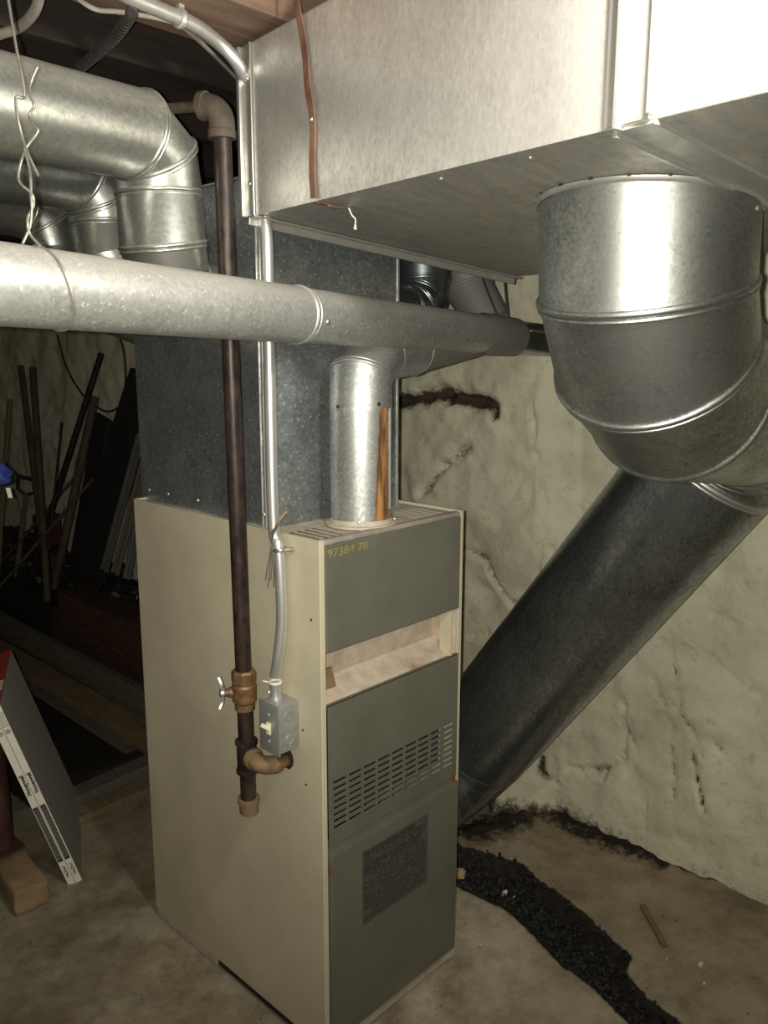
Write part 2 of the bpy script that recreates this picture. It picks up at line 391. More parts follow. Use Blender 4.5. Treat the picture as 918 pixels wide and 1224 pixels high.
# features of the rough wall: (pixel a, pixel b, half width, depth, darkening)
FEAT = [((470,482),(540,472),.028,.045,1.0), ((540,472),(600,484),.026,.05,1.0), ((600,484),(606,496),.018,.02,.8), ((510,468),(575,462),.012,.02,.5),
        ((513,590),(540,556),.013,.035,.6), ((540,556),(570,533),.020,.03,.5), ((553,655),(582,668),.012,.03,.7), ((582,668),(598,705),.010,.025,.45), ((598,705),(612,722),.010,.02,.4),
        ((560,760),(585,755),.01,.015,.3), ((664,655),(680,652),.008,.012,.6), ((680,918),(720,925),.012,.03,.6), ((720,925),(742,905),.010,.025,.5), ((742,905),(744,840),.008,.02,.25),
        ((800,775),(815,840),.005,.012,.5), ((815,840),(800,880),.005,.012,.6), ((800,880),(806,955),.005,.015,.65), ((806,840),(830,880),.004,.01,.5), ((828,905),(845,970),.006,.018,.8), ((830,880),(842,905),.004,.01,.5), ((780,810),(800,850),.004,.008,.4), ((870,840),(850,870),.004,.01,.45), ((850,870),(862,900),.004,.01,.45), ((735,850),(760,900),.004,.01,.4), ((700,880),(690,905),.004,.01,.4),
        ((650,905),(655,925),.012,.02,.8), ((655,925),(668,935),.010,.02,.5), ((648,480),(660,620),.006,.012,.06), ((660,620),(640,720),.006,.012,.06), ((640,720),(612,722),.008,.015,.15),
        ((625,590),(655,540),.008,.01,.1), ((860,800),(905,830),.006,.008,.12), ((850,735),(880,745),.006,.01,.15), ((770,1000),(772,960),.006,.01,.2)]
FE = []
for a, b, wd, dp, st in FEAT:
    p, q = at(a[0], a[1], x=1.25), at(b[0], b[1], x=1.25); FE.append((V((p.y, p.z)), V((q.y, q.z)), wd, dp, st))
def bld(y, z, s, sd):
    d, _ = noise.voronoi(V((y*s, z*s, sd)), distance_metric='DISTANCE'); return d[1]-d[0]
def ridge(p, oct_=4):
    v = 0; am = 1; f = 1
    for i in range(oct_):
        v += am*(1-abs(noise.noise(p*f))*2); am *= .5; f *= 2.1
    return v/1.9
def wall_fn(y, z):
    x = 1.262
    e = noise.noise(V((y*6, z*6, 9)))*.07
    k = bld(y+e, z*1.15-e, 2.9, 2.0)
    x -= .012*min(1, k*2.0)                                     # stones stand a little proud of their joints
    x -= .020*noise.noise(V((y*1.7, z*1.7, 5))) + .010*noise.noise(V((y*4.5+e*3, z*4.5, 7)))
    x -= .014*ridge(V((y*5+z*1.3, z*5, 4)), 5) + .008*noise.noise(V((y*11, z*11, 8))) + .0012*noise.noise(V((y*38, z*38, 4)))
    if .15 < y < 1.2: x -= .05*min(1, (y-.15)/.12)*min(1, max(0, (z-.75)/.3)) + .012*ridge(V((y*4, z*4.6, 14)), 3)   # the bulging stone behind the furnace
    s = 0.
    if -1 < y < 1.2:
        p = V((y, z)); wob = .010*noise.noise(V((y*18, z*18, 1))) + .006*noise.noise(V((y*50, z*50, 1)))
        for a, b, wd, dp, st in FE:
            if abs(p.x-a.x) > .5 and abs(p.x-b.x) > .5: continue
            d, t = seg_d(p, a, b); d += wob
            below = (p.y-(a.y+(b.y-a.y)*t)) 
            if d < wd*3.2:
                g = math.exp(-(max(d, 0)/wd)**2*1.2); x += dp*g
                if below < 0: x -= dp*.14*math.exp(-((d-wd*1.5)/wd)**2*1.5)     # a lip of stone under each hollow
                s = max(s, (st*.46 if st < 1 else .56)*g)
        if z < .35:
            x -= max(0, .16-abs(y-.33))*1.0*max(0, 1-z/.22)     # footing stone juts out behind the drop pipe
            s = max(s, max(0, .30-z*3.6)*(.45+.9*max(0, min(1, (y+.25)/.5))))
    if z > 1.9: s = max(s, .1)
    return (x, y, z), s
ys = sp(-3.0, -.9, .1)[:-1] + sp(-.9, 1.1, .0115)[:-1] + sp(1.1, 2.2, .05)[:-1] + sp(2.2, 5.2, .03)[:-1] + sp(5.2, 6.4, .12)
zs = sp(-.06, 1.75, .0125)[:-1] + sp(1.75, 2.4, .04)
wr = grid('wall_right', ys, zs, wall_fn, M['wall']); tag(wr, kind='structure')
def plain(name, lo, hi, mm):
    bm = B(); box(bm, lo, hi); o = obj(name, bm, mm); return tag(o, kind='structure')
plain('wall_left', (-3.1, -3.1, -.05), (-3.0, 6.5, 2.45), M['wall'])
plain('wall_back', (-3.0, 6.4, -.05), (1.35, 6.5, 2.45), M['wall'])
plain('wall_front', (-3.0, -3.1, -.05), (1.35, -3.0, 2.45), M['wall'])
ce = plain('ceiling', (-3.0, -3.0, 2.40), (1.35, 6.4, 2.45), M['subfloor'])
for i in range(36):                           # subfloor boards run across the joists
    x0 = -3.0 + i*.121
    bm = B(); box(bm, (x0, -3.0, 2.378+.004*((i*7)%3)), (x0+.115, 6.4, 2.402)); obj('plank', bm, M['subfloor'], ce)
bm = B(); box(bm, (-3.0, .035, 2.145), (1.22, .235, 2.38), .004); obj('joist', bm, M['beam'], ce, label='wide brown joist painted lighter, as if lit from below')
for k in range(17):
    y0 = -2.8 + k*.405
    if abs(y0-.03) < .3: continue
    bm = B(); box(bm, (-3.0, y0, 2.15), (1.22, y0+.05, 2.38), .003)
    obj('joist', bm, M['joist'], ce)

# ------------------------------------------------------------------ furnace
FWD, FDP, FH = .461, .709, 1.2
fu = empty('furnace', (.23, .35, 0), 'tall cream and grey steel furnace standing on the concrete floor', 'furnace')
def P(name, bm, mm, parent, **k): return obj(name, bm, mm, parent, **k)
def prism(bm, prof, z0, z1):
    a = [bm.verts.new((x, y, z0)) for x, y in prof]; b = [bm.verts.new((x, y, z1)) for x, y in prof]; n = len(prof)
    bm.faces.new(a[::-1]); bm.faces.new(b)
    for i in range(n): bm.faces.new((a[i], a[(i+1)%n], b[(i+1)%n], b[i]))
def panel_prof(x, s):
    p = [(.0012,-.004),(.0125,-.004),(.0135,-.003),(.0135,.010),(.0115,.010),(.0115,-.001),(.003,-.001),(.003,FDP-.003),(.012,FDP-.003),(.012,FDP),(.001,FDP),(0,FDP-.001),(0,-.0028)]
    return [(x+s*u, v) for u, v in p]
bm = B(); prism(bm, panel_prof(0, 1), .026, FH)
lp = P('side_panel', bm, M['cream'], fu)
for q in ((372,741),(362,873),(366,938)):
    bm = B(); p = at(*q, x=0); lathe(bm, p+V((.001,0,0)), (-1,0,0), [(0,.003),(.0014,.003)], 10)
    P('screw_hole', bm, M['inside_shade'], lp)
bm = B(); prism(bm, panel_prof(FWD, -1)[::-1], .026, FH)
P('side_panel', bm, M['cream'], fu)
bm = B(); box(bm, (.004, FDP-.004, .026), (FWD-.004, FDP, FH)); P('back_panel', bm, M['cream'], fu)
# top panel with two sets of slots beside the flue
def perforated(bm, o, ax, ay, nrm, W, H, holes, depth):
    """a plate with rectangular holes: (u0,v0,u1,v1) of its own plane, hole walls turned in by depth"""
    us = sorted({0, W, *[h[0] for h in holes], *[h[2] for h in holes]}); vs = sorted({0, H, *[h[1] for h in holes], *[h[3] for h in holes]})
    vd = {}
    def vx(u, v, d=0):
        k = (round(u, 5), round(v, 5), d)
        if k not in vd: vd[k] = bm.verts.new(V(o)+V(ax)*u+V(ay)*v-V(nrm)*d)
        return vd[k]
    for i in range(len(us)-1):
        for j in range(len(vs)-1):
            uc, vc = (us[i]+us[i+1])/2, (vs[j]+vs[j+1])/2
            if any(h[0] < uc < h[2] and h[1] < vc < h[3] for h in holes): continue
            bm.faces.new((vx(us[i], vs[j]), vx(us[i+1], vs[j]), vx(us[i+1], vs[j+1]), vx(us[i], vs[j+1])))
    for h in holes:
        c = [(h[0],h[1]),(h[2],h[1]),(h[2],h[3]),(h[0],h[3])]
        for a, b in zip(c, c[1:]+c[:1]): bm.faces.new((vx(*a), vx(*b), vx(*b, depth), vx(*a, depth)))
holes = [(x, .016, x+.011, .125) for x in (.022, .043, .064, .085)] + [(x, .016, x+.011, .13) for x in (.325, .347, .369, .391, .413)]
bm = B(); perforated(bm, (.004, .0, FH-.006), (1,0,0), (0,1,0), (0,0,1), FWD-.008, FDP-.004, holes, .0006)
tp = P('top_panel', bm, M['creamtop'], fu)
bm = B(); box(bm, (.008, .004, FH-.06), (FWD-.008, .18, FH-.05)); P('slot_backing', bm, M['inside_shade'], fu)  # near-black sheet put under the slots to paint their shade
zc = lambda px, py: at(px, py, y=0).z
z1, z2, z3, z4 = zc(386,782), zc(386,845), zc(386,1012), zc(387,1022)
X0, X1, YF = .0145, FWD-.0125, -.006
# upper door: folded top lip and a closed sheet
bm = B(); box(bm, (X0, YF, z1), (X1, YF+.012, FH-.012), .0025); 
ud = P('upper_door', bm, M['grey'], fu)
bm = B(); box(bm, (X0, YF+.001, FH-.0125), (X1, .016, FH-.0005), .004); P('top_lip', bm, M['greydust'], ud, label='dusty folded lip')
o0 = at(389, 659, y=YF-.0003); bm = text_bm('97384 78', .024, (X0+.003, YF-.0004, FH-.037), (1,0,.0), (0,0,1), .0002)
bm.transform(Matrix.Translation((X0, 0, 0)) @ Matrix.Diagonal((1.28,1,1,1)) @ Matrix.Translation((-X0,0,0)))
P('stencilled_number', bm, M['yellow'], ud, label='yellow stencilled number')
# the open gap below: sloping dusty ledge, back, cheeks
bm = B()
quad(bm, (X0, YF+.004, z2-.002), (X1, YF+.004, z2-.002), (X1, .075, z2+.028), (X0, .075, z2+.028)); quad(bm, (X0, .075, z2+.02), (X1, .075, z2+.02), (X1, .075, z1+.06), (X0, .075, z1+.06))
quad(bm, (X1-.004, YF+.006, z2-.01), (X1-.004, .076, z2-.01), (X1-.004, .076, z1+.06), (X1-.004, YF+.006, z1+.06)); quad(bm, (X0, YF+.006, z2-.01), (X0, .076, z2-.01), (X0, .076, z1+.06), (X0, YF+.006, z1+.06))
P('draft_opening', bm, M['ledge'], fu, label='dusty open recess with a sloping ledge')
bm = B(); box(bm, (X1-.030, YF+.002, z2-.004), (X1-.024, .03, z1+.02), .0005); P('opening_bracket', bm, M['cream'], fu)
bm = B(); obox(bm, (X0+.032, .045, z2+.034), V((1,0,.0)), V((0,.35,.93)).normalized(), V((0,-.93,.35)).normalized(), .032, .022, .002); P('baffle_plate', bm, M['fitting'], fu, label='small brown metal plate in the opening')
# burner door with punched louvers
HM = z2-z3
bm = B(); holes = []
lx0, lx1, lz0, lz1 = .026, X1-.012, .555-z3, .675-z3
NC, NR = 9, 8; cw = (lx1-lx0)/NC; rh = (lz1-lz0)/NR
for i in range(NC):
    for j in range(NR):
        holes.append((lx0-X0+i*cw+.0035, lz0+j*rh+.003, lx0-X0+(i+1)*cw-.0035, lz0+j*rh+.0122))
perforated(bm, (X0, YF, z3), (1,0,0), (0,0,1), (0,-1,0), X1-X0, HM, holes, .003)
box(bm, (X0, YF, z2-.002), (X1, YF+.012, z2)); box(bm, (X0, YF-.001, z3-.004), (X1, YF+.012, z3))
bd = P('burner_door', bm, M['grey'], fu)
lv = None
for i in range(NC):
    for j in range(NR):
        xc = lx0+(i+.5)*cw; zz = z3+lz0+j*rh+.0078
        if lv is None:
            bm = B(); w2 = cw/2-.0035
            prof = [(-.0014, -.0050), (.0005, -.0050), (.0036, -.0040), (.0034, -.0032), (-.0012, -.0036)]
            L = [bm.verts.new((-w2, a, b)) for a, b in prof]; Rr = [bm.verts.new((w2, a, b)) for a, b in prof]
            for k in range(5): bm.faces.new((L[k], L[(k+1)%5], Rr[(k+1)%5], Rr[k]))
            bm.faces.new(L); bm.faces.new(Rr[::-1])
            bmesh.ops.recalc_face_normals(bm, faces=bm.faces)
            lv = bpy.data.meshes.new('louver'); bm.to_mesh(lv); bm.free(); lv.materials.append(M['grey'])
        o = link('louver', lv, bd); o.location = V((xc, YF, zz)) - fu.location
bm = B(); box(bm, (X0+.004, .05, z3+.01), (X1-.004, .055, z2-.01)); P('louver_backing', bm, M['inside_shade'], fu)  # near-black sheet added behind the louvers to darken their gaps
# strip between burner door and lower door, lower door with the rating plate
bm = B(); box(bm, (X0, -.004, z4-.004), (X1, .01, z3+.002)); box(bm, (X0, YF-.008, z4-.0015), (X1, .006, z4+.0005), .0005)
P('door_rail', bm, M['grey'], fu)
bm = B(); box(bm, (X0, YF-.008, .038), (X1, YF+.006, z4-.002), .003); ld = P('lower_door', bm, M['grey'], fu)
YL = YF-.0085
bm = B(); box(bm, (.107, YL-.0006, .288), (.331, YL+.001, .474), .0003); pl_ = P('rating_plate', bm, M['label'], ld, label='dark rating plate full of fine print')
bm = B(); random.seed(11); zz = .468
while zz > .296:
    head = zz > .455 or .42 < zz < .436; h = .0042 if head else .0022
    x = .110
    if .31 < zz < .325: x = .14
    while x < .322:
        L = random.uniform(.004, .016) if not head else random.uniform(.01, .03)
        if x+L > .328: break
        if random.random() < .9: box(bm, (x, YL-.0009, zz-h), (x+L, YL-.0004, zz))
        x += L+.003
    zz -= h+.0026
P('plate_printing', bm, M['print'], ld)['kind'] = 'stuff'
bm = B(); box(bm, (X0+.02, -.004, .004), (X1, .006, .036)); box(bm, (X1-.012, -.005, .002), (FWD-.001, .012, .05)); P('toe_rail', bm, M['creamtop'], fu)
bm = B(); box(bm, (.008, .004, 0), (FWD-.006, FDP-.004, .028)); P('base_frame', bm, M['inside_shade'], fu)
bm = B(); box(bm, (.0, .42, 0), (.01, .705, .027), .002); P('shim', bm, M['creamtop'], fu)
bm = B(); box(bm, (.0, -.04, 0), (.01, .07, .027), .002); P('shim', bm, M['creamtop'], fu)

# ------------------------------------------------------------------ supply plenum
PX0, PX1, PY0, PY1, PZ0, PZ1 = .035, .428, .183, .725, FH-.006, 1.921
pn = empty('plenum', (.23, .45, FH), 'dark spangled sheet metal plenum box standing on top of the furnace', 'duct')
bm = B(); box(bm, (PX0, PY0, PZ0), (PX1, PY0+.002, PZ1)); P('front_sheet', bm, M['plenum'], pn)
bm = B(); box(bm, (PX0, PY0+.002, PZ0), (PX0+.002, PY1, PZ1)); P('side_sheet', bm, M['plenum'], pn)
bm = B(); box(bm, (PX1-.002, PY0+.002, PZ0), (PX1, PY1, PZ1)); P('side_sheet', bm, M['plenum'], pn)
bm = B(); box(bm, (PX0+.002, PY1-.002, PZ0), (PX1-.002, PY1, PZ1)); P('back_sheet', bm, M['plenum'], pn)
bm = B(); box(bm, (PX0, PY0, PZ1-.002), (PX1, PY1, PZ1)); P('top_sheet', bm, M['plenum'], pn)
bm = B()
box(bm, (PX0-.004, PY0-.004, PZ0), (PX0+.002, PY0+.002, PZ1), .0015); box(bm, (PX0-.003, PY0+.022, PZ0), (PX0+.001, PY0+.025, PZ1), .001); box(bm, (PX0-.003, PY0+.034, PZ0), (PX0+.001, PY0+.037, PZ1), .001); box(bm, (PX0+.010, PY0-.003, PZ0), (PX0+.014, PY0+.001, PZ1), .001)
P('corner_seam', bm, M['cleat'], pn)
bm = B(); box(bm, (PX1-.003, PY0-.003, PZ0), (PX1+.003, PY0+.002, PZ1), .001); P('corner_seam', bm, M['cleat'], pn)
bm = B(); box(bm, (PX0-.006, PY0-.004, PZ1-.001), (PX0+.012, PY1, PZ1+.004), .001); P('top_cleat', bm, M['cleat'], pn)
for yy in (.215, .33, .47, .60, .69):
    bm = B(); screw(bm, (PX0, yy, FH+.02), (-1,0,0), .0045); P('screw', bm, M['steel'], pn)

# ------------------------------------------------------------------ return trunk duct
A0 = V((-.042, .120, 1.823)); du = V((-.111, -.994, 0)).normalized(); dv = V((.994, -.111, -.0895)); WD = .745
dv = dv.normalized(); vz = V((0,0,1)); fn_ = V((-.994, .111, 0)).normalized(); HT = .303
under = du.cross(dv); under = under if under.z < 0 else -under
def dpt(s, t, h=0): return A0 + du*s + dv*t + vz*h
sS = .80; sE = 2.2
td = empty('trunk_duct', A0, 'big rectangular sheet metal return duct hung under the joists', 'duct')
def slab(bm, a, b, c, d, n, th):
    n = V(n).normalized()*th; q = [V(p) for p in (a, b, c, d)]; t = [bm.verts.new(p) for p in q]; u = [bm.verts.new(p+n) for p in q]
    bm.faces.new(t); bm.faces.new(u[::-1])
    for i in range(4): bm.faces.new((t[i], u[i], u[(i+1)%4], t[(i+1)%4]))
for k, (s0, s1) in enumerate(((0, sS), (sS, sE))):
    bm = B(); slab(bm, dpt(s0,0), dpt(s1,0), dpt(s1,0,HT), dpt(s0,0,HT), -fn_, .002); P('side_sheet', bm, M['duct'], td)
    bm = B(); slab(bm, dpt(s0,WD), dpt(s1,WD), dpt(s1,WD,HT), dpt(s0,WD,HT), fn_, .002); P('side_sheet', bm, M['duct_shaded'], td)
    bm = B()
    if k == 0: slab(bm, dpt(s0,.001), dpt(s1,.001), dpt(s1,WD), dpt(s0,WD), -under, .002)
    else: slab(bm, dpt(s0,.001)-under*-.001, dpt(s1,.001), dpt(s1,WD), dpt(s0,WD), -under, .002)
    P('bottom_sheet', bm, M['duct_shaded'], td)
    bm = B(); slab(bm, dpt(s0,0,HT), dpt(s1,0,HT), dpt(s1,WD,HT), dpt(s0,WD,HT), -vz, .002); P('top_sheet', bm, M['duct'], td)
bm = B(); slab(bm, dpt(0,0), dpt(0,WD), dpt(0,WD,HT), dpt(0,0,HT), du, .002); P('end_cap', bm, M['duct_shaded'], td)
bm = B()   # corner flange at the far end, left
obox(bm, dpt(-.020,.001,HT/2), du, fn_, vz, .020, .002, HT/2, .001); obox(bm, dpt(-.036,-.003,HT/2), du, fn_, vz, .006, .007, HT/2, .003); obox(bm, dpt(.001,-.003,HT/2), du, fn_, vz, .0025, .002, HT/2, .001)
cf = P('corner_flange', bm, M['cleat'], td, smooth=30)
for hh in (.245, .06):
    bm = B(); screw(bm, dpt(-.014,-.001,hh), fn_, .0045); P('screw', bm, M['steel'], cf)
bm = B(); obox(bm, dpt(-.006, WD/2)+under*.009, du, dv, under, .003, WD/2+.01, .009, .001); obox(bm, dpt(.004, WD/2)+under*.0035, du, dv, under, .012, WD/2+.01, .002, .001)
P('end_flange', bm, M['cleat'], td)
# drive cleats: up the side and across the bottom at the joint of the two lengths
bm = B(); obox(bm, dpt(sS+.010,-.0015,HT/2-.005), du, fn_, vz, .003, .012, HT/2, .001); obox(bm, dpt(sS+.020,-.003,HT/2), du, fn_, vz, .030, .002, HT/2, .001)
obox(bm, dpt(sS+.052,-.0015,HT/2+.004), du, fn_, vz, .0025, .010, HT/2, .001)
dc = P('drive_cleat', bm, M['cleat'], td)
bm = B(); screw(bm, dpt(sS+.026,-.004,.20), fn_, .004); P('screw', bm, M['steel'], dc)
bm = B(); obox(bm, dpt(sS+.028, WD/2)+under*.003, du, dv, under, .028, WD/2, .002, .001); obox(bm, dpt(sS+.002, WD/2)+under*.006, du, dv, under, .003, WD/2, .005, .001)
obox(bm, dpt(sS+.056, WD/2)+under*.004, du, dv, under, .002, WD/2, .003, .001)
P('bottom_cleat', bm, M['cleat'], td)
for tt in (.03, .2): 
    bm = B(); screw(bm, dpt(.45+tt, .03)+under*.0, under, .004); P('screw', bm, M['steel'], td)

def onface(px, py, off=.003): return at(px, py, p0=A0, n=fn_) + fn_*off
def onbot(px, py, off=.002): return at(px, py, p0=A0, n=under) + under*off
# rusty hanger strap nailed to the duct
hs = empty('hanger_strap', onface(375, 240), 'rusty perforated steel strap hanging down the left face of the trunk duct', 'strap')
pa = [onface(355,-22,.006), onface(360,12,.006), onface(366,60), onface(371,100,.006), onface(375,118,.009), onface(376,150), onface(375,200), onface(377,237)]
def ribbon(bm, pts, wdir, wd, nrm, th):
    q = []
    for i, p in enumerate(pts):
        p = V(p); wv = V(wdir).normalized()*wd/2; n = V(nrm).normalized()*th
        q.append([bm.verts.new(p-wv), bm.verts.new(p+wv), bm.verts.new(p+wv+n), bm.verts.new(p-wv+n)])
    for a, b in zip(q, q[1:]):
        for i in range(4): bm.faces.new((a[i], a[(i+1)%4], b[(i+1)%4], b[i]))
    bm.faces.new(q[0]); bm.faces.new(q[-1][::-1])
bm = B(); ribbon(bm, smooth_path(pa, 4), du, .016, fn_, .0016); P('strap_band', bm, M['rust'], hs)
pb = [onbot(375,240.5,.001), onbot(388,242.5,.002), onbot(398,244,.005), onbot(408,246,.003)]
bm = B(); ribbon(bm, smooth_path(pb, 4), du, .017, under, .0016); P('bent_end', bm, M['rust'], hs)
bm = B(); screw(bm, onface(375,143,.005), fn_, .005); P('screw', bm, M['steel'], hs)
bm = B(); screw(bm, onbot(394,243,.004), under, .004); P('screw', bm, M['steel'], hs)
b0 = onbot(417,247)
bm = B(); tube(bm, smooth_path([b0, b0+V((.006,-.002,-.012)), b0+V((.010,-.006,-.018)), b0+V((.010,-.006,-.026))], 5), .0014, 6)
tube(bm, [b0+V((.010,-.006,-.026)), b0+V((.010,-.006,-.036))], [.0015, .0035], 6); P('loose_thread', bm, M['whitecard'], hs)

# ------------------------------------------------------------------ round ductwork
def section(name, parent, c0, n0, c1, n1, r0, r1, mm, seg=64, cap=(False, False), **k):
    bm = B(); rings(bm, [c0, c1], [n0, n1], [r0, r1], seg, cap); return P(name, bm, mm, parent, smooth=35, **k)
def bead(parent, c, n, R, mm, r=.004, wide=1.4):
    bm = B(); n = V(n).normalized(); torus(bm, V(c), n, R, r, rn=wide); torus(bm, V(c)+n*r*2.6, n, R-.0005, r*.6, rn=wide)
    return P('seam_bead', bm, mm, parent, smooth=60)
def scl(p): return CP + (V(p)-CP)*.944
RR = .168
E = [(scl((.280,-.516,1.807)), V((.058,.021,-.998))), (scl((.294,-.513,1.674)), V((.285,.039,-.958))), (scl((.358,-.506,1.568)), V((.709,.070,-.702))), (scl((.476,-.495,1.502)), V((.97,.084,-.227)))]
top = E[0][0].copy(); tz = at(780, 240, p0=A0, n=under)
hz = (V(A0)-top).dot(under)/E[0][1].dot(under); Ctop = top + E[0][1]*hz     # meets the underside of the duct
d1 = V((.995,.05,-.02)).normalized(); d2 = V((.028,.663,-.85)).normalized()
VX = V((.897,-.520,1.452)); tl = .16
re_ = empty('return_elbow', Ctop, 'large shiny round elbow bolted under the trunk duct', 'duct')
section('elbow_collar', re_, Ctop, under, E[1][0], E[1][1], RR, RR, M['elbow'])
for a, b in ((1,2),(2,3)): section('elbow_gore', re_, E[a][0], E[a][1], E[b][0], E[b][1], RR, RR, M['elbow'])
eend = VX - d1*tl
section('elbow_gore', re_, E[3][0], E[3][1], eend, d1, RR, RR, M['elbow'])
for k in (1,2,3): bead(re_, E[k][0], E[k][1], RR+.001, M['elbow'], .0042)
bm = B(); n0 = -under
lathe_c = Ctop - n0*.002
rings(bm, [Ctop+under*.0012, Ctop+under*.002, Ctop+under*.007, Ctop+under*.009], [under]*4, [RR+.0045, RR+.0055, RR+.0035, RR+.0005], 72)
fl_ = P('collar_flange', bm, M['cleat'], re_, smooth=40)
aa, bb, _ = frame(under)
for k in range(40):        # the tabs of the dovetail collar
    t = 2*math.pi*k/40; e = aa*math.cos(t)+bb*math.sin(t)
    if k % 2: continue
    bm = B(); obox(bm, Ctop+e*(RR+.006)+under*.0015, e, under.cross(e), under, .003, .0025, .0016); P('collar_tab', bm, M['darkmetal'], fl_)
for q in ((807,258),(837,349)):
    p = at(*q, d=1.26); bm = B()
    ax = E[0][1]; c = E[0][0]; rel = p-c; rel = rel-ax*rel.dot(ax); pos = p - rel + rel.normalized()*RR
    screw(bm, pos, rel, .004); P('screw', bm, M['steel'], re_)
# second elbow
def bend(v, d1, d2, tl, n):
    """ring centres and normals of a mitred bend round the corner v"""
    ang = math.acos(max(-1, min(1, d1.dot(d2)))); R = tl/math.tan(ang/2); ax = d1.cross(d2).normalized()
    ctr = (v-d1*tl) + ax.cross(d1)*R; out = []
    for i in range(n+1):
        M3 = Matrix.Rotation(ang*i/n, 3, ax); out.append((ctr + M3 @ ((v-d1*tl)-ctr), (M3 @ d1)))
    return out
E2 = bend(VX, d1, d2, tl, 4)
lo_e = empty('lower_elbow', VX, 'round sheet metal elbow turning down beside the stone wall', 'duct')
for a, b in zip(E2, E2[1:]): section('elbow_gore', lo_e, a[0], a[1], b[0], b[1], RR-.001, RR-.001, M['drop'])
for k, (c, n) in enumerate(E2): bead(lo_e, c, n, RR-(.001 if 0 < k < 4 else 0), M['elbow'], .0018 if 0 < k < 4 else .0035)
V3 = V((.943, .405, .195)); d3 = V((-1, .03, -.02)).normalized(); E3 = bend(V3, d2, d3, .20, 4)
dp = empty('drop_pipe', (E2[-1][0]+E3[0][0])/2, 'dark round return pipe slanting down behind the furnace in front of the stone wall', 'duct')
pdir = (E3[0][0]-E2[-1][0]).normalized()
section('pipe_length', dp, E2[-1][0]-pdir*.0, pdir, E3[0][0], pdir, RR, RR, M['drop'])
bead(dp, E2[-1][0]+pdir*.012, pdir, RR+.001, M['cleat'], .004)
bm = B(); p = at(897, 630, d=1.6); rel = p-E2[-1][0]; rel = rel-pdir*rel.dot(pdir); screw(bm, p-rel+rel.normalized()*RR, rel, .0045); P('screw', bm, M['steel'], dp)
be = empty('boot_elbow', V3, 'dark sheet metal elbow at the foot of the slanting pipe, joining the furnace side', 'duct')
for a, b in zip(E3, E3[1:]): section('elbow_gore', be, a[0], a[1], b[0], b[1], RR, RR, M['drop'])
for c, n in E3[:3]: bead(be, c, n, RR-.0008, M['drop'], .0016)
section('elbow_collar', be, E3[-1][0], d3, V((FWD+.002, E3[-1][0].y, E3[-1][0].z)), V((-1,0,0)), RR, RR, M['drop'])

# long horizontal vent pipe
RV = .051
va, vb = V((-.63,-.127,1.647)), V((1.125,.221,1.609)); vdir = (vb-va).normalized()
def von(px, py=None):     # point of the pipe's axis seen at this column
    best = min(((va+vdir*t) for t in np.linspace(-1.2, 2.2, 1700)), key=lambda p: abs(459+FOC*(p-CP).dot(RT)/max((p-CP).dot(FW), .05)-px)); return best
vp = empty('vent_pipe', von(200), 'long straight galvanised vent pipe crossing in front of the plenum', 'pipe')
j1, j2, j3 = von(355), von(575), von(612)
section('pipe_length', vp, va-vdir*1.1, vdir, j1, vdir, RV, RV, M['vent'], cap=(True, False))
section('pipe_length', vp, j1-vdir*.004, vdir, j2, vdir, RV-.001, RV-.0015, M['vent'])
bm = B(); torus(bm, j1, vdir, RV, .003, rn=1.5); torus(bm, j1+vdir*.012, vdir, RV-.001, .002, rn=1.5); P('crimp_bead', bm, M['vent'], vp, smooth=60)
bm = B(); pp = j1+vdir*.03; e = (CP-pp); e = (e-vdir*e.dot(vdir)).normalized(); e = (e-V((0,0,.15))).normalized(); screw(bm, pp+e*RV*.99, e, .005); P('screw', bm, M['steel'], vp)
# wye where the flue comes in
wye = P('wye_fitting', (lambda bm: (rings(bm, [j2-vdir*.01, j2+vdir*.01, j3], [vdir]*3, [RV, RV+.004, RV+.002], 48), bm)[1])(B()), M['supply_dusty'], vp, smooth=40)
wx = V((1.28, (va+vdir*((1.28-va.x)/vdir.x)).y, (va+vdir*((1.28-va.x)/vdir.x)).z))
section('pipe_length', vp, j3, vdir, wx, vdir, RV-.003, RV-.003, M['drop'])
bm = B(); ed = frame(vdir)[0]; sd = V((-.6,-.7,.25)).normalized(); sd = (sd-vdir*sd.dot(vdir)).normalized(); bar(bm, j3+vdir*.03+sd*(RV-.003), von(655)+sd*(RV-.003), .006, .004, sd); P('lap_seam', bm, M['cleat'], vp)

# flue: up out of the furnace, bending over to the wye
FC = V((.200, .080, FH)); RF = .068
fl2 = empty('flue_pipe', FC, 'galvanised flue pipe rising from the furnace top and bending towards the wall', 'pipe')
f1 = at(435, 450, y=.080); f1 = V((FC.x, FC.y, f1.z)); f2 = at(452, 421, d=1.855); f3 = at(588, 398, d=2.27)
nm1 = V((.10,.06,1)).normalized(); nm2 = ((f2-f1).normalized()+(f3-f2).normalized()).normalized(); n3 = (f3-f2).normalized()
nm1 = (V((0,0,1))+(f2-f1).normalized()).normalized()
sec0 = section('pipe_length', fl2, FC-V((0,0,.01)), V((0,0,1)), V((FC.x,FC.y,f1.z-.055)), V((0,0,1)), RF-.0008, RF-.0008, M['flue'])
section('elbow_gore', fl2, V((FC.x,FC.y,f1.z-.07)), V((0,0,1)), f1, nm1, RF, RF, M['flue'])
section('elbow_gore', fl2, f1, nm1, f2, nm2, RF, RF, M['flue']); section('elbow_gore', fl2, f2, nm2, f2+n3*.13, n3, RF, RF, M['flue'])
section('pipe_length', fl2, f2+n3*.12, n3, f3, n3, RF-.001, RV+.002, M['supply_dusty'])
bead(fl2, f1, nm1, RF, M['flue'], .003); bead(fl2, f2, nm2, RF, M['flue'], .003); 
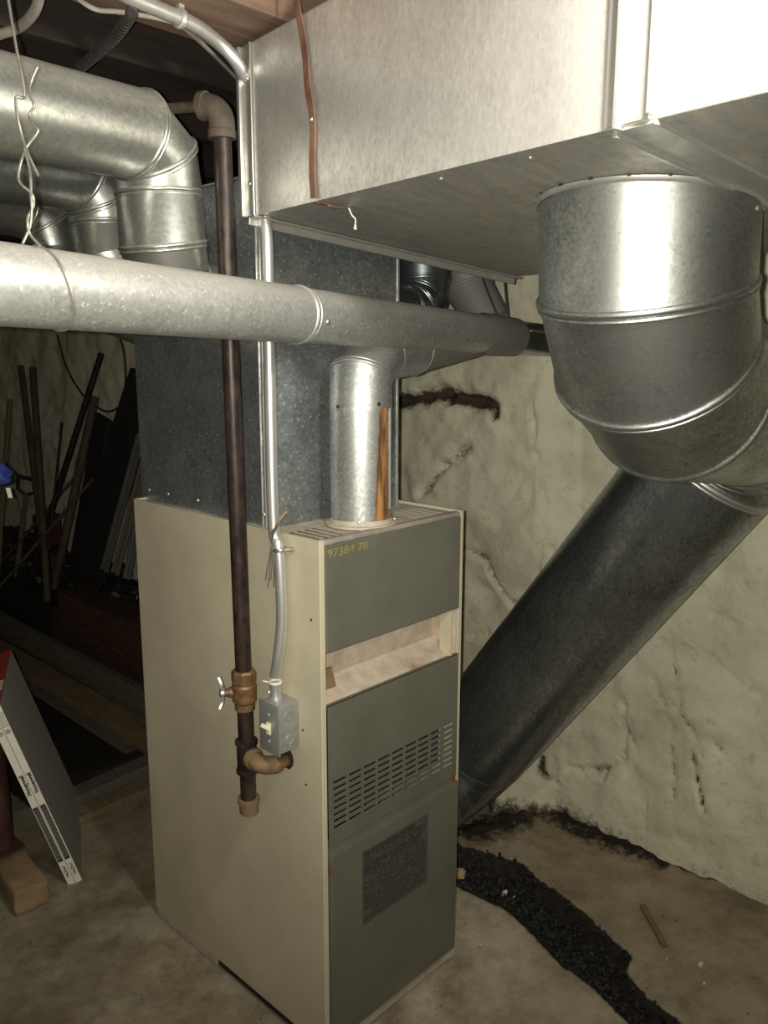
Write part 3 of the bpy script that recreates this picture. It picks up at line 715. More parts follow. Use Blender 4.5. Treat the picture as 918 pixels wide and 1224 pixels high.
bm = B(); torus(bm, f2+n3*.13, n3, RF, .002, rn=1.5); P('crimp_bead', bm, M['flue'], fl2, smooth=60)
bm = B(); rings(bm, [FC+V((0,0,-.004)), FC+V((0,0,.001)), FC+V((0,0,.003)), FC+V((0,0,.012))], [V((0,0,1))]*4, [RF+.012, RF+.011, RF+.004, RF+.001], 48); P('base_flange', bm, M['creamtop'], fl2, smooth=40)
def onflue(px, py, r=RF):
    rr = FW + RT*((px-459)/FOC) - UP*((py-612)/FOC); o = V((CP.x-FC.x, CP.y-FC.y)); d = V((rr.x, rr.y))
    a = d.dot(d); b = 2*o.dot(d); c = o.dot(o)-r*r; t = (-b-math.sqrt(max(0, b*b-4*a*c)))/(2*a); return CP+rr*t
bm = B(); L = []
for k in range(13):
    t = k/12; y = 488+t*138; jx = random.uniform(-1, 1); L.append((bm.verts.new(onflue(454.5-6.5*t+jx*.7, y, RF+.0006)), bm.verts.new(onflue(459-2*t, y, RF+.0012)), bm.verts.new(onflue(463+1.5*t+jx*.4, y, RF+.0006))))
for a, b in zip(L, L[1:]): bm.faces.new((a[0], a[1], b[1], b[0])); bm.faces.new((a[1], a[2], b[2], b[1]))
P('rusted_seam', bm, M['rustseam'], fl2, smooth=60, label='orange rusted strip down the pipe seam')
bm = B(); tube(bm, [onflue(466, y, RF+.0005) for y in range(488, 628, 20)], .0015, 6); P('lap_seam', bm, M['cleat'], fl2)
for q in ((404,486),(453,483),(429,625),(472,620)):
    bm = B(); p = onflue(*q, RF); screw(bm, p, (p-V((FC.x,FC.y,p.z))), .004); P('screw', bm, M['steel'] if q[1] > 600 else M['darkmetal'], fl2)

# dusty pipe dropping to the wye, and the takeoff on the hidden side of the plenum
q0, q1, q2 = at(541, 262, d=2.42), at(560, 345, d=2.40), at(588, 388, d=2.36)
dz = empty('branch_pipe', q1, 'dusty brown branch pipe coming down behind the trunk duct to the vent pipe', 'pipe')
section('pipe_length', dz, V((q0.x,q0.y,2.2)), V((0,0,-1)), q1, (q1-q0).normalized(), .074, .074, M['supply_dusty'])
section('elbow_gore', dz, q1, (q1-q0).normalized(), q2, (q2-q1).normalized()+V((.3,0,0)), .074, .060, M['supply_dusty'])
bead(dz, q1, (q1-q0).normalized(), .0745, M['supply_dusty'], .003)
tv = at(505, 374, d=2.17)
tk = empty('takeoff_pipe', tv, 'dark round takeoff pipe on the far side of the plenum', 'pipe')
TB = bend(tv, V((1,.02,.02)).normalized(), V((.02,.03,1)).normalized(), .085, 3)
section('takeoff_collar', tk, V((PX1-.002,TB[0][0].y,TB[0][0].z)), V((1,.02,.02)), TB[0][0], TB[0][1], .074, .074, M['drop'])
for a, b in zip(TB, TB[1:]): section('elbow_gore', tk, a[0], a[1], b[0], b[1], .074, .074, M['drop'])
for c, n in TB: bead(tk, c, n, .0745, M['drop'], .0025)
section('pipe_length', tk, TB[-1][0], TB[-1][1], TB[-1][0]+TB[-1][1]*.42, TB[-1][1], .074, .074, M['drop'])
for a, b, lab in (((577,333),(597,383),'thin dark wire slanting down beside the dusty branch pipe'), ((603,333),(608,384),'thin dark wire hanging straight from the trunk duct corner')):
    p, q = at(*a, d=2.16), at(*b, d=2.2); bm = B(); tube(bm, smooth_path([p+V((0,0,.03)), p, (p+q)/2+V((.004,.004,0)), q], 4), .003, 6)
    tag(obj('tie_wire', bm, M['darkwire']), lab, 'wire')

# three supply pipes on the left
def supply(name_label, pts, r, beads, endn=V((1,0,0))):
    s = empty('supply_pipe', pts[1], name_label, 'pipe')
    ns = []
    for i in range(len(pts)):
        if i == 0: n = pts[1]-pts[0]
        elif i == len(pts)-1: n = endn
        else: n = (pts[i]-pts[i-1]).normalized()+(pts[i+1]-pts[i]).normalized()
        ns.append(V(n).normalized())
    for i in range(len(pts)-1):
        section('pipe_length' if i in (0, len(pts)-2) else 'elbow_gore', s, pts[i], ns[i], pts[i+1], ns[i+1], r, r, M['supply'], 56)
    for i in beads: bead(s, pts[i], ns[i], r+.0005, M['supply'], .003)
    return s
h1 = V((.964,.20,.06)).normalized()
c1 = at(160,160,d=1.47); c2 = at(185,188,d=1.52); c3 = at(191,232,d=1.55); c4 = at(195,293,d=1.55); c5 = c4+V((.035,.025,-.075)); c6 = V((PX0, c5.y+.03, c5.z-.045))
supply('upper left round supply pipe with a shiny elbow turning down to the plenum', [c1-h1*1.5, c1, c2, c3, c4, c5, c6], .08, (1,2,3,4,5))
c1 = at(98,212,d=1.86); c2 = at(120,240,d=1.9); c3 = at(125,268,d=1.92); c4 = at(128,305,d=1.92); c5 = c4+V((.03,.0,-.06)); c6 = V((PX0, c5.y, c5.z-.03)); h2 = V((.97,.22,.06)).normalized()
supply('middle supply pipe whose elbow shows just behind the big upper one', [c1-h2*1.6, c1, c2, c3, c4, c5, c6], .08, (1,2,3))
c1 = at(30,250,d=2.2); c2 = at(55,268,d=2.24); c3 = at(64,300,d=2.26); c4 = at(68,345,d=2.26)
h3 = V((.97,.2,.03)).normalized(); c5 = V((.16,.80,c4.z-.10)); c6 = V((.20, PY1, c4.z-.12))
supply('lowest dull supply pipe half hidden behind the vent pipe', [c1-h3*1.8, c1, c2, c3, c4, c5, c6], .075, (1,2), V((.3,-1,0)))

# ------------------------------------------------------------------ gas pipe
GX = V((-.080, .158, 0)); gd = V((-.026,-.023,.999)).normalized(); G0 = V((-.083, .156, 1.618))
def gz(z): return G0 + gd*((z-G0.z)/gd.z)
def gpx(py):
    return min((gz(z) for z in np.linspace(.5, 2.15, 1200)), key=lambda p: abs(612-FOC*(p-CP).dot(UP)/(p-CP).dot(FW)-py))
gp = empty('gas_pipe', gpx(900), 'black iron gas pipe running down the left side of the furnace with valve and tee', 'pipe')
RG = .0172
bm = B(); tube(bm, [gpx(165), gpx(806)], RG, 24); P('riser', bm, M['black_iron'], gp, smooth=40)
# elbow fitting at the top, with a pipe leaving it
te = gpx(138); away = V((-.35,.93,.05)).normalized()
el = smooth_path([te-gd*.035, te-gd*.008, te+gd*.010+away*.012, te+gd*.018+away*.038], 6)
bm = B(); tube(bm, el, [.024]*len(el), 24); lathe(bm, te-gd*.04, gd, [(0,.026),(.014,.026),(.016,.023)], 24); lathe(bm, te+gd*.018+away*.028, away, [(0,.023),(.002,.026),(.014,.026)], 24)
P('elbow_fitting', bm, M['dusty_iron'], gp, smooth=50, label='dusty brown iron elbow at the top of the riser')
bm = B(); tube(bm, [te+gd*.018+away*.03, te+gd*.018+away*.75], .010, 20); P('branch', bm, M['dusty_iron'], gp, smooth=40)
# valve
v0, v1 = gpx(800), gpx(848); vl = (v0-v1).length
bm = B(); lathe(bm, v1, gd, [(0,.020),(.002,.0215),(vl*.18,.0215),(vl*.24,.026),(vl*.62,.0265),(vl*.66,.024),(vl*.70,.024)], 32)
rings(bm, [v1+gd*vl*.70, v1+gd*vl*.72, v1+gd*vl*.95, v1+gd*vl], [gd]*4, [.0245,.0265,.0265,.0225], 8, (True, True))
va_ = P('valve', bm, M['brass'], gp, smooth=25)
vm = v1+gd*vl*.45; sdv = V((-.80,.60,0)).normalized()
bm = B(); lathe(bm, vm+sdv*.02, sdv, [(0,.012),(.012,.012),(.013,.009),(.02,.009)], 16); P('valve_stem', bm, M['brass'], va_, smooth=40)
bm = B(); hc = vm+sdv*.045; lathe(bm, hc-sdv*.006, sdv, [(0,.007),(.003,.011),(.010,.011),(.014,.006)], 16)
sv = V((0,0,1)); pv = sdv.cross(sv)
for s in (1, -1):
    pp = smooth_path([hc+sv*s*.008, hc+sv*s*.020+sdv*.002, hc+sv*s*.034+sdv*.008+pv*.004*s], 5); n = len(pp)
    for a, b in zip(pp, pp[1:]): bar(bm, a, b+(b-a)*.15, .016, .005, sdv)
P('valve_handle', bm, M['cleat'], va_, smooth=40, label='butterfly valve handle')
t0, t1 = gpx(884), gpx(922)
bm = B(); tube(bm, [v1+gd*.004, t0-gd*.004], RG, 24); P('nipple', bm, M['black_iron'], gp, smooth=40)
tl_ = (t0-t1).length
bm = B(); lathe(bm, t1, gd, [(0,.0215),(.001,.0245),(.008,.0245),(.010,.0215),(tl_-.010,.0215),(tl_-.008,.0245),(tl_-.001,.0245),(tl_,.0215)], 32)
P('tee', bm, M['black_iron'], gp, smooth=30)
hole = at(342, 905, x=0); tm = (t0+t1)/2 + gd*.002; hole.z = tm.z-.012
cor = V((tm.x+.004, hole.y+.002, tm.z-.010))
pp = smooth_path([tm+V((.002,-.012,0)), tm+(cor-tm)*.55, cor+V((.006,.012,0)), cor+V((.022,.002,-.002)), hole+V((-.026,0,0))], 8)
bm = B(); tube(bm, pp, [.0195]*len(pp), 24); lathe(bm, tm+V((.001,-.014,0)), V((.02,-1,-.1)), [(0,.021),(.002,.0235),(.012,.0235),(.014,.0195)], 24)
P('street_elbow', bm, M['fitting'], gp, smooth=50, label='tan street elbow into the furnace')
bm = B(); lathe(bm, hole+V((-.034,0,0)), (1,0,0), [(0,.017),(.002,.0185),(.012,.0185),(.014,.014),(.06,.0135)], 20); P('union_nut', bm, M['brass'], gp, smooth=40)
bm = B(); c0, c1_ = gpx(953), gpx(970); tube(bm, [t1+gd*.004, c0-gd*.004], RG, 24); P('drip_leg', bm, M['black_iron'], gp, smooth=40)
cl = (c0-c1_).length
bm = B(); lathe(bm, c1_-gd*.002, gd, [(0,.017),(.002,.0205),(cl-.008,.0215),(cl-.007,.0245),(cl+.001,.0245),(cl+.002,.02)], 32); P('pipe_cap', bm, M['fitting'], gp, smooth=30, label='tan pipe cap')
# ragged knock-out where the gas line enters
bm = B()
lathe(bm, at(342,905,x=0)+V((.0005,0,0)), (-1,0,0), [(0,.026),(.0012,.0255)], 14)
for k in range(9):
    t = 2*math.pi*k/9; c = at(342,905,x=0); e = V((0, math.cos(t), math.sin(t))); rr = random.uniform(.014,.02)
    bm.faces.new([bm.verts.new(c+e*.026+V((-.002,0,0))+e.cross(V((1,0,0)))*.006), bm.verts.new(c+e*.026+V((-.002,0,0))-e.cross(V((1,0,0)))*.006), bm.verts.new(c+e*rr+V((-.006,0,0)))])
P('torn_hole', bm, M['inside_shade'], lp, label='torn dark hole')

# ------------------------------------------------------------------ conduit, switch box, loose wires
EX = -.022; ER = .0125
cpts = [at(-60,-110,z=2.12), at(40,-65,z=2.12), at(120,-25,z=2.120), at(150,-6,z=2.122), at(192,12,z=2.124), at(232,30,z=2.124), at(262,52,z=2.116), at(284,76,z=2.09)]
e_hi = at(318,275,x=EX)
down = [V((-.005,.158,2.04)), V((-.012,.150,1.98)), V((EX+.004,.128,1.90)), e_hi, at(320,330,x=EX), at(323,480,x=EX), at(327,625,x=EX), at(333,655,x=EX), at(336,700,x=EX), at(337,745,x=EX), at(333,785,x=EX-.006), at(329,808,x=EX-.008)]
cn = empty('conduit', at(327,625,x=EX), 'slim grey electrical conduit running from the ceiling down to the switch box', 'conduit')
cpath = smooth_path(cpts+down, 8)
bm = B(); tube(bm, cpath, ER, 18); P('tubing', bm, M['emt'], cn, smooth=50)
bm = B(); c = at(215,22,z=2.124); torus(bm, c, cpts[5]-cpts[4], ER+.002, .003, 20, 8, rn=2); box(bm, c+V((-.004,-.006,.006)), c+V((.006,.006,.024))); P('clamp', bm, M['emt'], cn)
bm = B(); c = at(335,657,x=EX); torus(bm, c, (0,.1,1), ER+.0015, .0025, 24, 8, rn=1.6); box(bm, c+V((.008,-.022,-.004)), c+V((.022,-.008,.004)), .001); screw(bm, c+V((.012,-.022,0)), V((-.4,-1,0)), .004); P('clamp', bm, M['steel'], cn, smooth=40)
# switch box
bn = at(333,870,x=-.060); by0, by1 = bn.y, bn.y+.066; bz0, bz1 = .735, .848
sb = empty('switch_box', (-.03, (by0+by1)/2, bz0), 'grey steel switch box with ivory toggle on the furnace side', 'switch')
bm = B(); box(bm, (-.056, by0+.003, bz0+.002), (0, by1-.003, bz1-.002), .006); bx_ = P('box_body', bm, M['box'], sb, smooth=40)
for hz_ in (.028, .082):
    bm = B(); lathe(bm, (-.028, by0+.0035, bz0+hz_+.002), (0,-1,0), [(0,.0125),(.0016,.0125),(.0022,.0115),(.0023,.009),(.0012,.0085)], 20); P('knockout', bm, M['box'], bx_, smooth=40)
bm = B(); box(bm, (-.0595, by0, bz0), (-.0555, by1, bz1), .0015)
cv = P('cover_plate', bm, M['box'], sb, smooth=40)
ym = (by0+by1)/2; zm = (bz0+bz1)/2
for hz_ in (.030, -.030):
    bm = B(); screw(bm, (-.0595, ym, zm+hz_), (-1,0,0), .0035); P('screw', bm, M['box'], cv)
bm = B(); box(bm, (-.0625, ym-.006, zm-.014), (-.059, ym+.006, zm+.012), .001); obox(bm, (-.069, ym, zm+.006), V((.8,0,-.6)), V((0,1,0)), V((.6,0,.8)), .010, .0045, .0045, .001); P('toggle', bm, M['ivory'], sb, label='ivory toggle lever')
bm = B(); ce_ = down[-1]; lathe(bm, V((ce_.x, ce_.y, bz1-.004)), (0,0,1), [(0,.014),(.006,.014),(.007,.0125),(.03,.0125),(.031,.0135),(.036,.0135),(.037,.0117)], 20)
screw(bm, V((ce_.x, ce_.y, bz1+.012))+V((-.012,.008,0)), V((-.8,.6,0)), .005); P('connector', bm, M['emt'], sb, smooth=40)
bm = B(); c = V((ce_.x, ce_.y, bz1+.034)); torus(bm, c, (0,0,1), .0128, .0018, 20, 6, rn=1.6); bar(bm, c+V((-.009,.009,0)), c+V((-.018,.020,.002)), .003, .002); P('cable_tie', bm, M['whitecard'], sb)
# wires
lw = empty('thermostat_wires', at(333,628,x=EX-.012), 'bundle of thin loose wires tied to the conduit above the furnace edge', 'wire')
for k in range(4):
    pts = [at(336-k*1.5,622+k*2,x=EX-.013-.001*k), at(327-k*1.2,640,x=EX-.02), at(322+k*1.6,665,x=EX-.012), at(317+k*3.2,694+(k%2)*8,x=EX-.008)]
    bm = B(); tube(bm, smooth_path(pts, 6), .0011, 5); P('strand', bm, M['wire'], lw)
bm = B(); tube(bm, smooth_path([at(342,612,x=EX-.01), at(334,622,x=EX-.014), at(328,634,x=EX-.014)], 6), .0028, 6); P('tan_twist', bm, M['copperwire'], lw)

# ------------------------------------------------------------------ wires and cables at the ceiling
hw = empty('hanger_wire', at(35,200,d=1.03), 'twisted galvanised hanger wire looped round the horizontal vent pipe', 'wire')
DW = 1.02
w1 = [(5,-40),(10,0),(19,55),(29,108),(27,117),(19,117),(21,140),(27,165),(34,185),(46,210)]
w2 = [(45,80),(37,98),(35,112),(41,126),(35,138),(40,150),(45,158),(30,180),(22,214),(38,232),(40,246),(34,258),(33,268),(36,280),(48,294)]
w3 = [(29,178),(36,205),(37,235),(38,250),(36,270),(27,291)]
for wv in (w1, w2, w3):
    bm = B(); tube(bm, smooth_path([at(a, b, d=DW+.003*math.sin(i*2)) for i, (a, b) in enumerate(wv)], 6), .0018, 8); P('strand', bm, M['wire'], hw, smooth=60)
pc = von(58); nloop = (vdir + V((.0,.0,.30)) - .12*V((0,1,0))).normalized()
bm = B(); torus(bm, pc, nloop, RV+.0035, .0019, 48, 6); P('loop', bm, M['wire'], hw, smooth=60)
def cable(name, pts, r, mm, label, cat='cable'):
    bm = B(); tube(bm, smooth_path(pts, 8), r, 10); return tag(obj(name, bm, mm, smooth=60), label, cat)
cable('ceiling_cable', [at(-220,70,z=2.13), at(-100,60,z=2.13), at(-30,50,z=2.13), at(0,41,z=2.13), at(22,33,z=2.13), at(38,18,z=2.13), at(46,0,z=2.135), at(50,-28,z=2.15), at(50,-52,z=2.20), at(48,-80,z=2.30)], .009, M['white_cable'], 'thick grey cable curling through the top left corner of the joists')
bc = cable('armoured_cable', [at(158,16,z=2.135), at(138,44,z=2.135), at(118,62,z=2.135), at(95,82,z=2.135)], .0095, M['armor'], 'ribbed armoured cable running up inside the dark joist bay')
bm = B()
pp = smooth_path([at(158,16,z=2.135), at(138,44,z=2.135), at(118,62,z=2.135), at(95,82,z=2.135)], 10)
for a, b in zip(pp[::1], pp[1:]): torus(bm, a, b-a, .0095, .0014, 14, 5)
o = P('armour_rib', bm, M['armor'], bc); o['kind'] = 'stuff'
cable('thin_cable', [at(20,-75,z=2.13), at(56,-40,z=2.13), at(80,-15,z=2.13), at(98,2,z=2.13), at(118,12,z=2.13), at(150,15,z=2.14), at(205,26,z=2.135), at(230,42,z=2.14), at(262,72,z=2.15), at(292,103,z=2.16)], .0042, M['white_cable'], 'thin dusty cable following the bent conduit across the joist')

# ------------------------------------------------------------------ stuff on and in the floor
bm = B(); random.seed(5); n = 0
xmin, xmax = min(p.x for p in TPOLY), max(p.x for p in TPOLY); ymin, ymax = min(p.y for p in TPOLY), max(p.y for p in TPOLY)
while n < 2600:
    p = V((random.uniform(xmin, xmax), random.uniform(ymin, ymax))); t = trench(p)
    if t > -.004:
        r = random.choice((.004,.005,.006,.008,.011)); chunk(bm, (p.x, p.y, -.057*max(0, min(1, (t+.004)/.018))+r*.5+random.uniform(0,.010)), r); n += 1
tag(obj('trench_rubble', bm, M['rubble']), 'black ash and broken bits filling the trench in the floor', 'rubble', kind='stuff')
chips = [((603,1068),.014,'larger white flake in the black trench'), ((614,1073),.008,'small white flake beside the larger one in the trench'), ((574,1131),.010,'pale flake on the concrete left of the trench'), ((797,1148),.007,'small white chip near the end of the stick'), ((837,1154),.011,'white chip on the floor right of the stick'), ((842,1176),.006,'tiny white chip at the lower right of the floor')]
for q, r, lab in chips:
    p = at(*q, z=-.045 if 'trench' in lab and 'left' not in lab else .002); bm = B(); chunk(bm, p+V((0,0,r*.2)), r, flatten=.3); tag(obj('paint_chip', bm, M['plaster_chip']), lab, 'chip')
p = at(550, 1044, z=-.03); bm = B(); chunk(bm, p, .022, flatten=.5); tag(obj('stone_chip', bm, M['brick']), 'brown stone chip in the trench beside the furnace', 'stone')
a, b = at(768,1082,z=.006), at(795,1131,z=.006); bm = B(); bar(bm, a, b, .016, .010, (0,0,1), .003); tag(obj('stick', bm, M['stick']), 'short brown stick lying on the concrete near the wall', 'stick')
bm = B(); random.seed(9)
for k in range(260):
    p = V((random.uniform(-.4,1.2), random.uniform(-.9,1.6), .001))
    if trench(p.xy) > -.01 or (-.02 < p.x < .48 and -.02 < p.y < .73): continue
    chunk(bm, p, random.choice((.0015,.002,.003,.004)), flatten=.5)
tag(obj('floor_grit', bm, M['oldboard']), 'fine grit scattered over the concrete floor', 'grit', kind='stuff')

# ------------------------------------------------------------------ filters, brick, post at the left
Nf = V((-.075, 1.005, .004)); sdir = V((.436,.90,0)).normalized()
rr = FW + RT*((5-459)/FOC) - UP*((853-612)/FOC)
best = None
for t in np.linspace(1.2, 2.6, 1400):
    T = CP+rr*t; e = abs((T-Nf).length-.635)
    ok = abs((T-Nf).normalized().dot(sdir))
    if best is None or e+.3*ok < best[0]: best = (e+.3*ok, T)
ldir = (best[1]-Nf); ldir = (ldir-sdir*ldir.dot(sdir)).normalized(); tdir = ldir.cross(sdir).normalized()
if tdir.x > 0: tdir = -tdir        # thickness goes away from the furnace
LF, WF, TF = .62, .472, .020
def filt(k, label):
    o = Nf + tdir*TF*k + tdir*.0008*k; z0 = o.z
    f = empty('air_filter', o, label, 'filter', 'boxed furnace filters')
    c = o + ldir*LF/2 + sdir*WF/2 + tdir*TF/2
    bm = B(); obox(bm, c, ldir, sdir, tdir, LF/2-.001, WF/2-.001, TF/2-.0012); P('filter_media', bm, M['filter'], f)
    bm = B(); obox(bm, o+ldir*LF/2+sdir*.0005+tdir*TF/2, ldir, sdir, tdir, LF/2, .0014, TF/2-.0003, .0004); ed = P('card_edge', bm, M['whitecard'], f, label='white printed long edge')
    bm = B(); obox(bm, o+ldir*(LF-.0006)+sdir*WF/2+tdir*TF/2, ldir, sdir, tdir, .0014, WF/2, TF/2-.0004, .0004); P('card_end', bm, M['redcard'], f, label='red card end')
    xd = ldir; nrm = -sdir; yd = nrm.cross(xd).normalized()
    fo = o - sdir*.0012
    base = fo + tdir*TF if yd.dot(tdir) < 0 else fo
    yo = yd
    def T_(s, size, u, v, bold=0.):
        bm = text_bm(s, size, base + xd*u + yo*v + nrm*.0002, xd, yo, .0002, bold); P('lettering', bm, M['ink'], ed)
    T_('16x25x1', .0125, .028, .006, .0003)
    T_('Honeywell', .016, .325, .004, .0006)
    bm = B(); obox(bm, base+xd*.185+yo*.0105+nrm*.0002, xd, yo, nrm, .098, .0072, .0003); P('black_block', bm, M['ink'], ed)
    bm = B(); random.seed(21)
    for row in range(3):
        u = .094
        while u < .276:
            L = random.uniform(.004,.014); obox(bm, base+xd*(u+L/2)+yo*(.0065+.004*row)+nrm*.0005, xd, yo, nrm, L/2, .0006, .0002); u += L+.002
    P('fine_print', bm, M['inkline'], ed)['kind'] = 'stuff'
    bm = B(); torus(bm, base+xd*.535+yo*.0105+nrm*.0002, nrm, .0055, .0009, 20, 4)
    for k2 in range(3):
        t = 2.1*k2; obox(bm, base+xd*(.535+.003*math.cos(t))+yo*(.0105+.003*math.sin(t))+nrm*.0002, (xd*math.cos(t)+yo*math.sin(t)), (yo*math.cos(t)-xd*math.sin(t)), nrm, .0022, .0008, .0003)
    P('recycling_mark', bm, M['ink'], ed)
    bm = B()
    for row in range(4):
        u = .55
        while u < .598:
            L = random.uniform(.003,.009); obox(bm, base+xd*(u+L/2)+yo*(.004+.004*row)+nrm*.0002, xd, yo, nrm, L/2, .0006, .0003); u += L+.0018
    P('fine_print', bm, M['ink'], ed)['kind'] = 'stuff'
    # white lettering bars on the red end, as far as the photograph shows them
    bm = B()
    for row in range(4):
        obox(bm, o+ldir*(LF+.0012)+sdir*(.12+.022*row)+tdir*TF/2, sdir, tdir, ldir, .006, TF/2-.003, .0003)
    P('end_stripe', bm, M['whitecard'], f)
filt(0, 'thin boxed furnace filter leaning on edge, the one nearer the furnace')
filt(1, 'thin boxed furnace filter leaning on edge, the outer one beside the brick')
bc_ = at(26,1055,z=.03); ba = V((.55,-.84,0)).normalized()
a_, b_ = at(2,1012,z=.085), at(36,1062,z=.085)
bdir = (b_-a_); bdir.z = 0; bdir.normalize(); bnr = V((-bdir.y, bdir.x, 0))
bm = B(); cc = at(24,1040,z=.075); obox(bm, V((cc.x,cc.y,.0375)), bdir, bnr, V((0,0,1)), .10, .048, .0375, .008)
bmesh.ops.subdivide_edges(bm, edges=bm.edges, cuts=3, use_grid_fill=True)
for v in bm.verts: v.co += V((noise.noise(v.co*30), noise.noise(v.co*30+V((5,0,0))), noise.noise(v.co*30+V((0,9,0)))))*.004
brk = tag(obj('footing_brick', bm, M['brick'], smooth=50), 'worn tan brick on the floor under the foot of the dark post', 'brick')
pb_ = at(2, 1012, z=.078)
ps = empty('support_post', (pb_.x, pb_.y, .075), 'dark red steel post standing on the tan brick at the left edge', 'post')
bm = B(); tube(bm, [V((pb_.x,pb_.y,.078)), V((pb_.x,pb_.y,2.14))], .036, 24); P('column', bm, M['post'], ps, smooth=40)
bm = B(); box(bm, (pb_.x-.05, pb_.y-.05, .074), (pb_.x+.05, pb_.y+.05, .080)); P('base_plate', bm, M['post'], ps)
# blue cloth bundle with a paper tag, hung on the post
pcx = V((pb_.x, pb_.y, 0)); 
bt = at(3, 580, d=(at(2,580,x=pb_.x)-CP).dot(FW)-.03)
bl = empty('blue_cloth', bt, 'blue rag with a white paper tag tied to the post at the left edge', 'rag')
bm = B(); g = bmesh.ops.create_icosphere(bm, subdivisions=3, radius=1)
cB = V((pb_.x, pb_.y, bt.z))
rb = (bt-cB); rb.z = 0
for v in bm.verts:
    d = v.co.copy(); k = 1+.35*noise.noise(d*2.2+V((3,1,0))); v.co = cB + RT*.05 + V((d.x*.068*k, d.y*.068*k, d.z*.036*k))
P('cloth', bm, M['blue'], bl, smooth=60)
tgp = at(11, 589, d=(cB-CP).dot(FW)-.085)
bm = B(); obox(bm, tgp, RT, (UP*.97+RT*-.25).normalized(), FW, .006, .014, .0004); P('paper_tag', bm, M['whitecard'], bl, label='white paper tag')

# ------------------------------------------------------------------ lumber on the floor behind
def board(name, lo, hi, mm, label, cat='board', rot=0., bev=.003):
    lo, hi = V(lo), V(hi); c = (lo+hi)/2; h = (hi-lo)/2; bm = B(); ca, sa = math.cos(rot), math.sin(rot)
    obox(bm, c, V((ca,sa,0)), V((-sa,ca,0)), V((0,0,1)), h.x, h.y, h.z, bev); return tag(obj(name, bm, mm), label, cat)
hb = board('edge_board', (.640,.95,.002), (.685,4.3,.125), M['oldboard'], 'old grey board on edge with a rough sawn top, running along the wall')
bm = B()
for k in range(90):
    y = 1.6+k*.03; obox(bm, (.6625, y, .1262), V((.75,.66,0)), V((-.66,.75,0)), V((0,0,1)), .027, .004, .0014)
o = P('saw_mark', bm, M['channel'], hb); o['kind'] = 'stuff'
board('tan_board', (.47,1.0,.012), (.585,4.2,.05), M['tanboard'], 'long tan board lying flat beside the rough grey edge board', rot=.01)
board('lower_board', (.42,1.15,.001), (.57,3.6,.013), M['oldboard'], 'thin grey board underneath the long tan one')
board('dark_timber', (.80,1.75,.002), (.96,3.0,.32), M['timber'], 'heavy dark red timber beam behind the grey edge board', 'timber')
board('dark_timber', (.78,3.05,.002), (.95,4.4,.22), M['darkboard'], 'black timber continuing the line of the red beam', 'timber')
board('short_board', (.03,1.30,.003), (.46,1.375,.028), M['tanboard'], 'short tan board across the floor behind the furnace', rot=.03)
board('short_board', (.06,1.42,.003), (.46,1.50,.040), M['oldboard'], 'short grey board across the floor, farther from the filters', rot=.08)
board('short_board', (.10,1.56,.003), (.46,1.62,.020), M['darkboard'], 'short dark board across the floor, last before the long boards', rot=-.05)
bm = B(); random.seed(4)
for k in range(1500):
    x = random.uniform(.98, 1.13); y = random.uniform(2.0, 5.6); hgt = .42*(1-abs(x-1.12)/.35)
    chunk(bm, (x, y, random.uniform(.0, max(.05, hgt))), random.choice((.03,.04,.05,.06,.07)))
tag(obj('coal_heap', bm, M['coal']), 'heap of black coal along the foot of the dark wall', 'coal', kind='stuff')
# ------------------------------------------------------------------ tools leaning on the wall
LEAN = [0]
def lean(a, b, xa=1.19, xb=1.0, zmin=.24):
    LEAN[0] += 1; o = -.038*((LEAN[0]*3) % 5)+.01; xa += o; xb += o
    p = at(*a, x=xa); q = at(*b, x=xb); d = (q-p).normalized()
    if q.z > zmin and d.z < -.05: q = p + d*((zmin-p.z)/d.z)
    return p, q
def shaft(name, a, b, r, mm, label, cat, extra=None, xa=1.19, xb=1.0):
    p, q = lean(a, b, xa, xb); t = empty(name, q, label, cat)
    bm = B(); tube(bm, [p, p+(q-p)*.5, q], [r, r*1.05, r*.95], 12); P('shaft', bm, mm, t, smooth=40)
    if extra: extra(t, p, q)
    return t
def blade(w_, l_, mm):
    def f(t, p, q):
        d = (q-p).normalized(); a, b, _ = frame(d, (1,0,.2)); bm = B(); g = []
        prof = [(0,.25),(.12,.95),(.6,1.0),(.85,.75),(1,.12)]
        for s, k in prof:
            c = q - d*(l_*(1-s)); g.append([bm.verts.new(c+a*w_/2*k+b*.012*(1-k)), bm.verts.new(c+b*.02), bm.verts.new(c-a*w_/2*k+b*.012*(1-k)), bm.verts.new(c+b*.016)])
        for u, v in zip(g, g[1:]):
            for i in range(4): bm.faces.new((u[i], u[(i+1)%4], v[(i+1)%4], v[i]))
        P('blade', bm, mm, t, smooth=60)
    return f
def tines(t, p, q):
    d = (q-p).normalized(); a, b, _ = frame(d, (1,0,.2)); bm = B()
    bar(bm, q-d*.16-a*.14, q-d*.16+a*.14, .02, .02)
    for k in range(9): tube(bm, smooth_path([q-d*.16+a*(.14-.035*k), q-d*.13+a*(.14-.035*k)+b*.02, q-d*.10+a*(.14-.035*k)+b*.07], 4), .005, 6)
    P('rake_head', bm, M['darkmetal'], t)
shaft('shovel', (12,478), (3,600), .017, M['tanboard'], 'shovel with a brown wooden handle at the left edge of the tool row', 'shovel', blade(.2,.3,M['darkmetal']))
shaft('garden_rake', (25,438), (50,640), .019, M['shaft'], 'rake whose handle tops the left of the crossed pair', 'rake', tines)
shaft('round_shovel', (39,440), (52,640), .019, M['shaft'], 'shovel whose handle is the right of the crossed pair', 'shovel', blade(.2,.3,M['darkmetal']))
shaft('pry_bar', (121,423), (46,660), .017, M['darkmetal'], 'long black iron bar slanting across the other tools', 'bar')
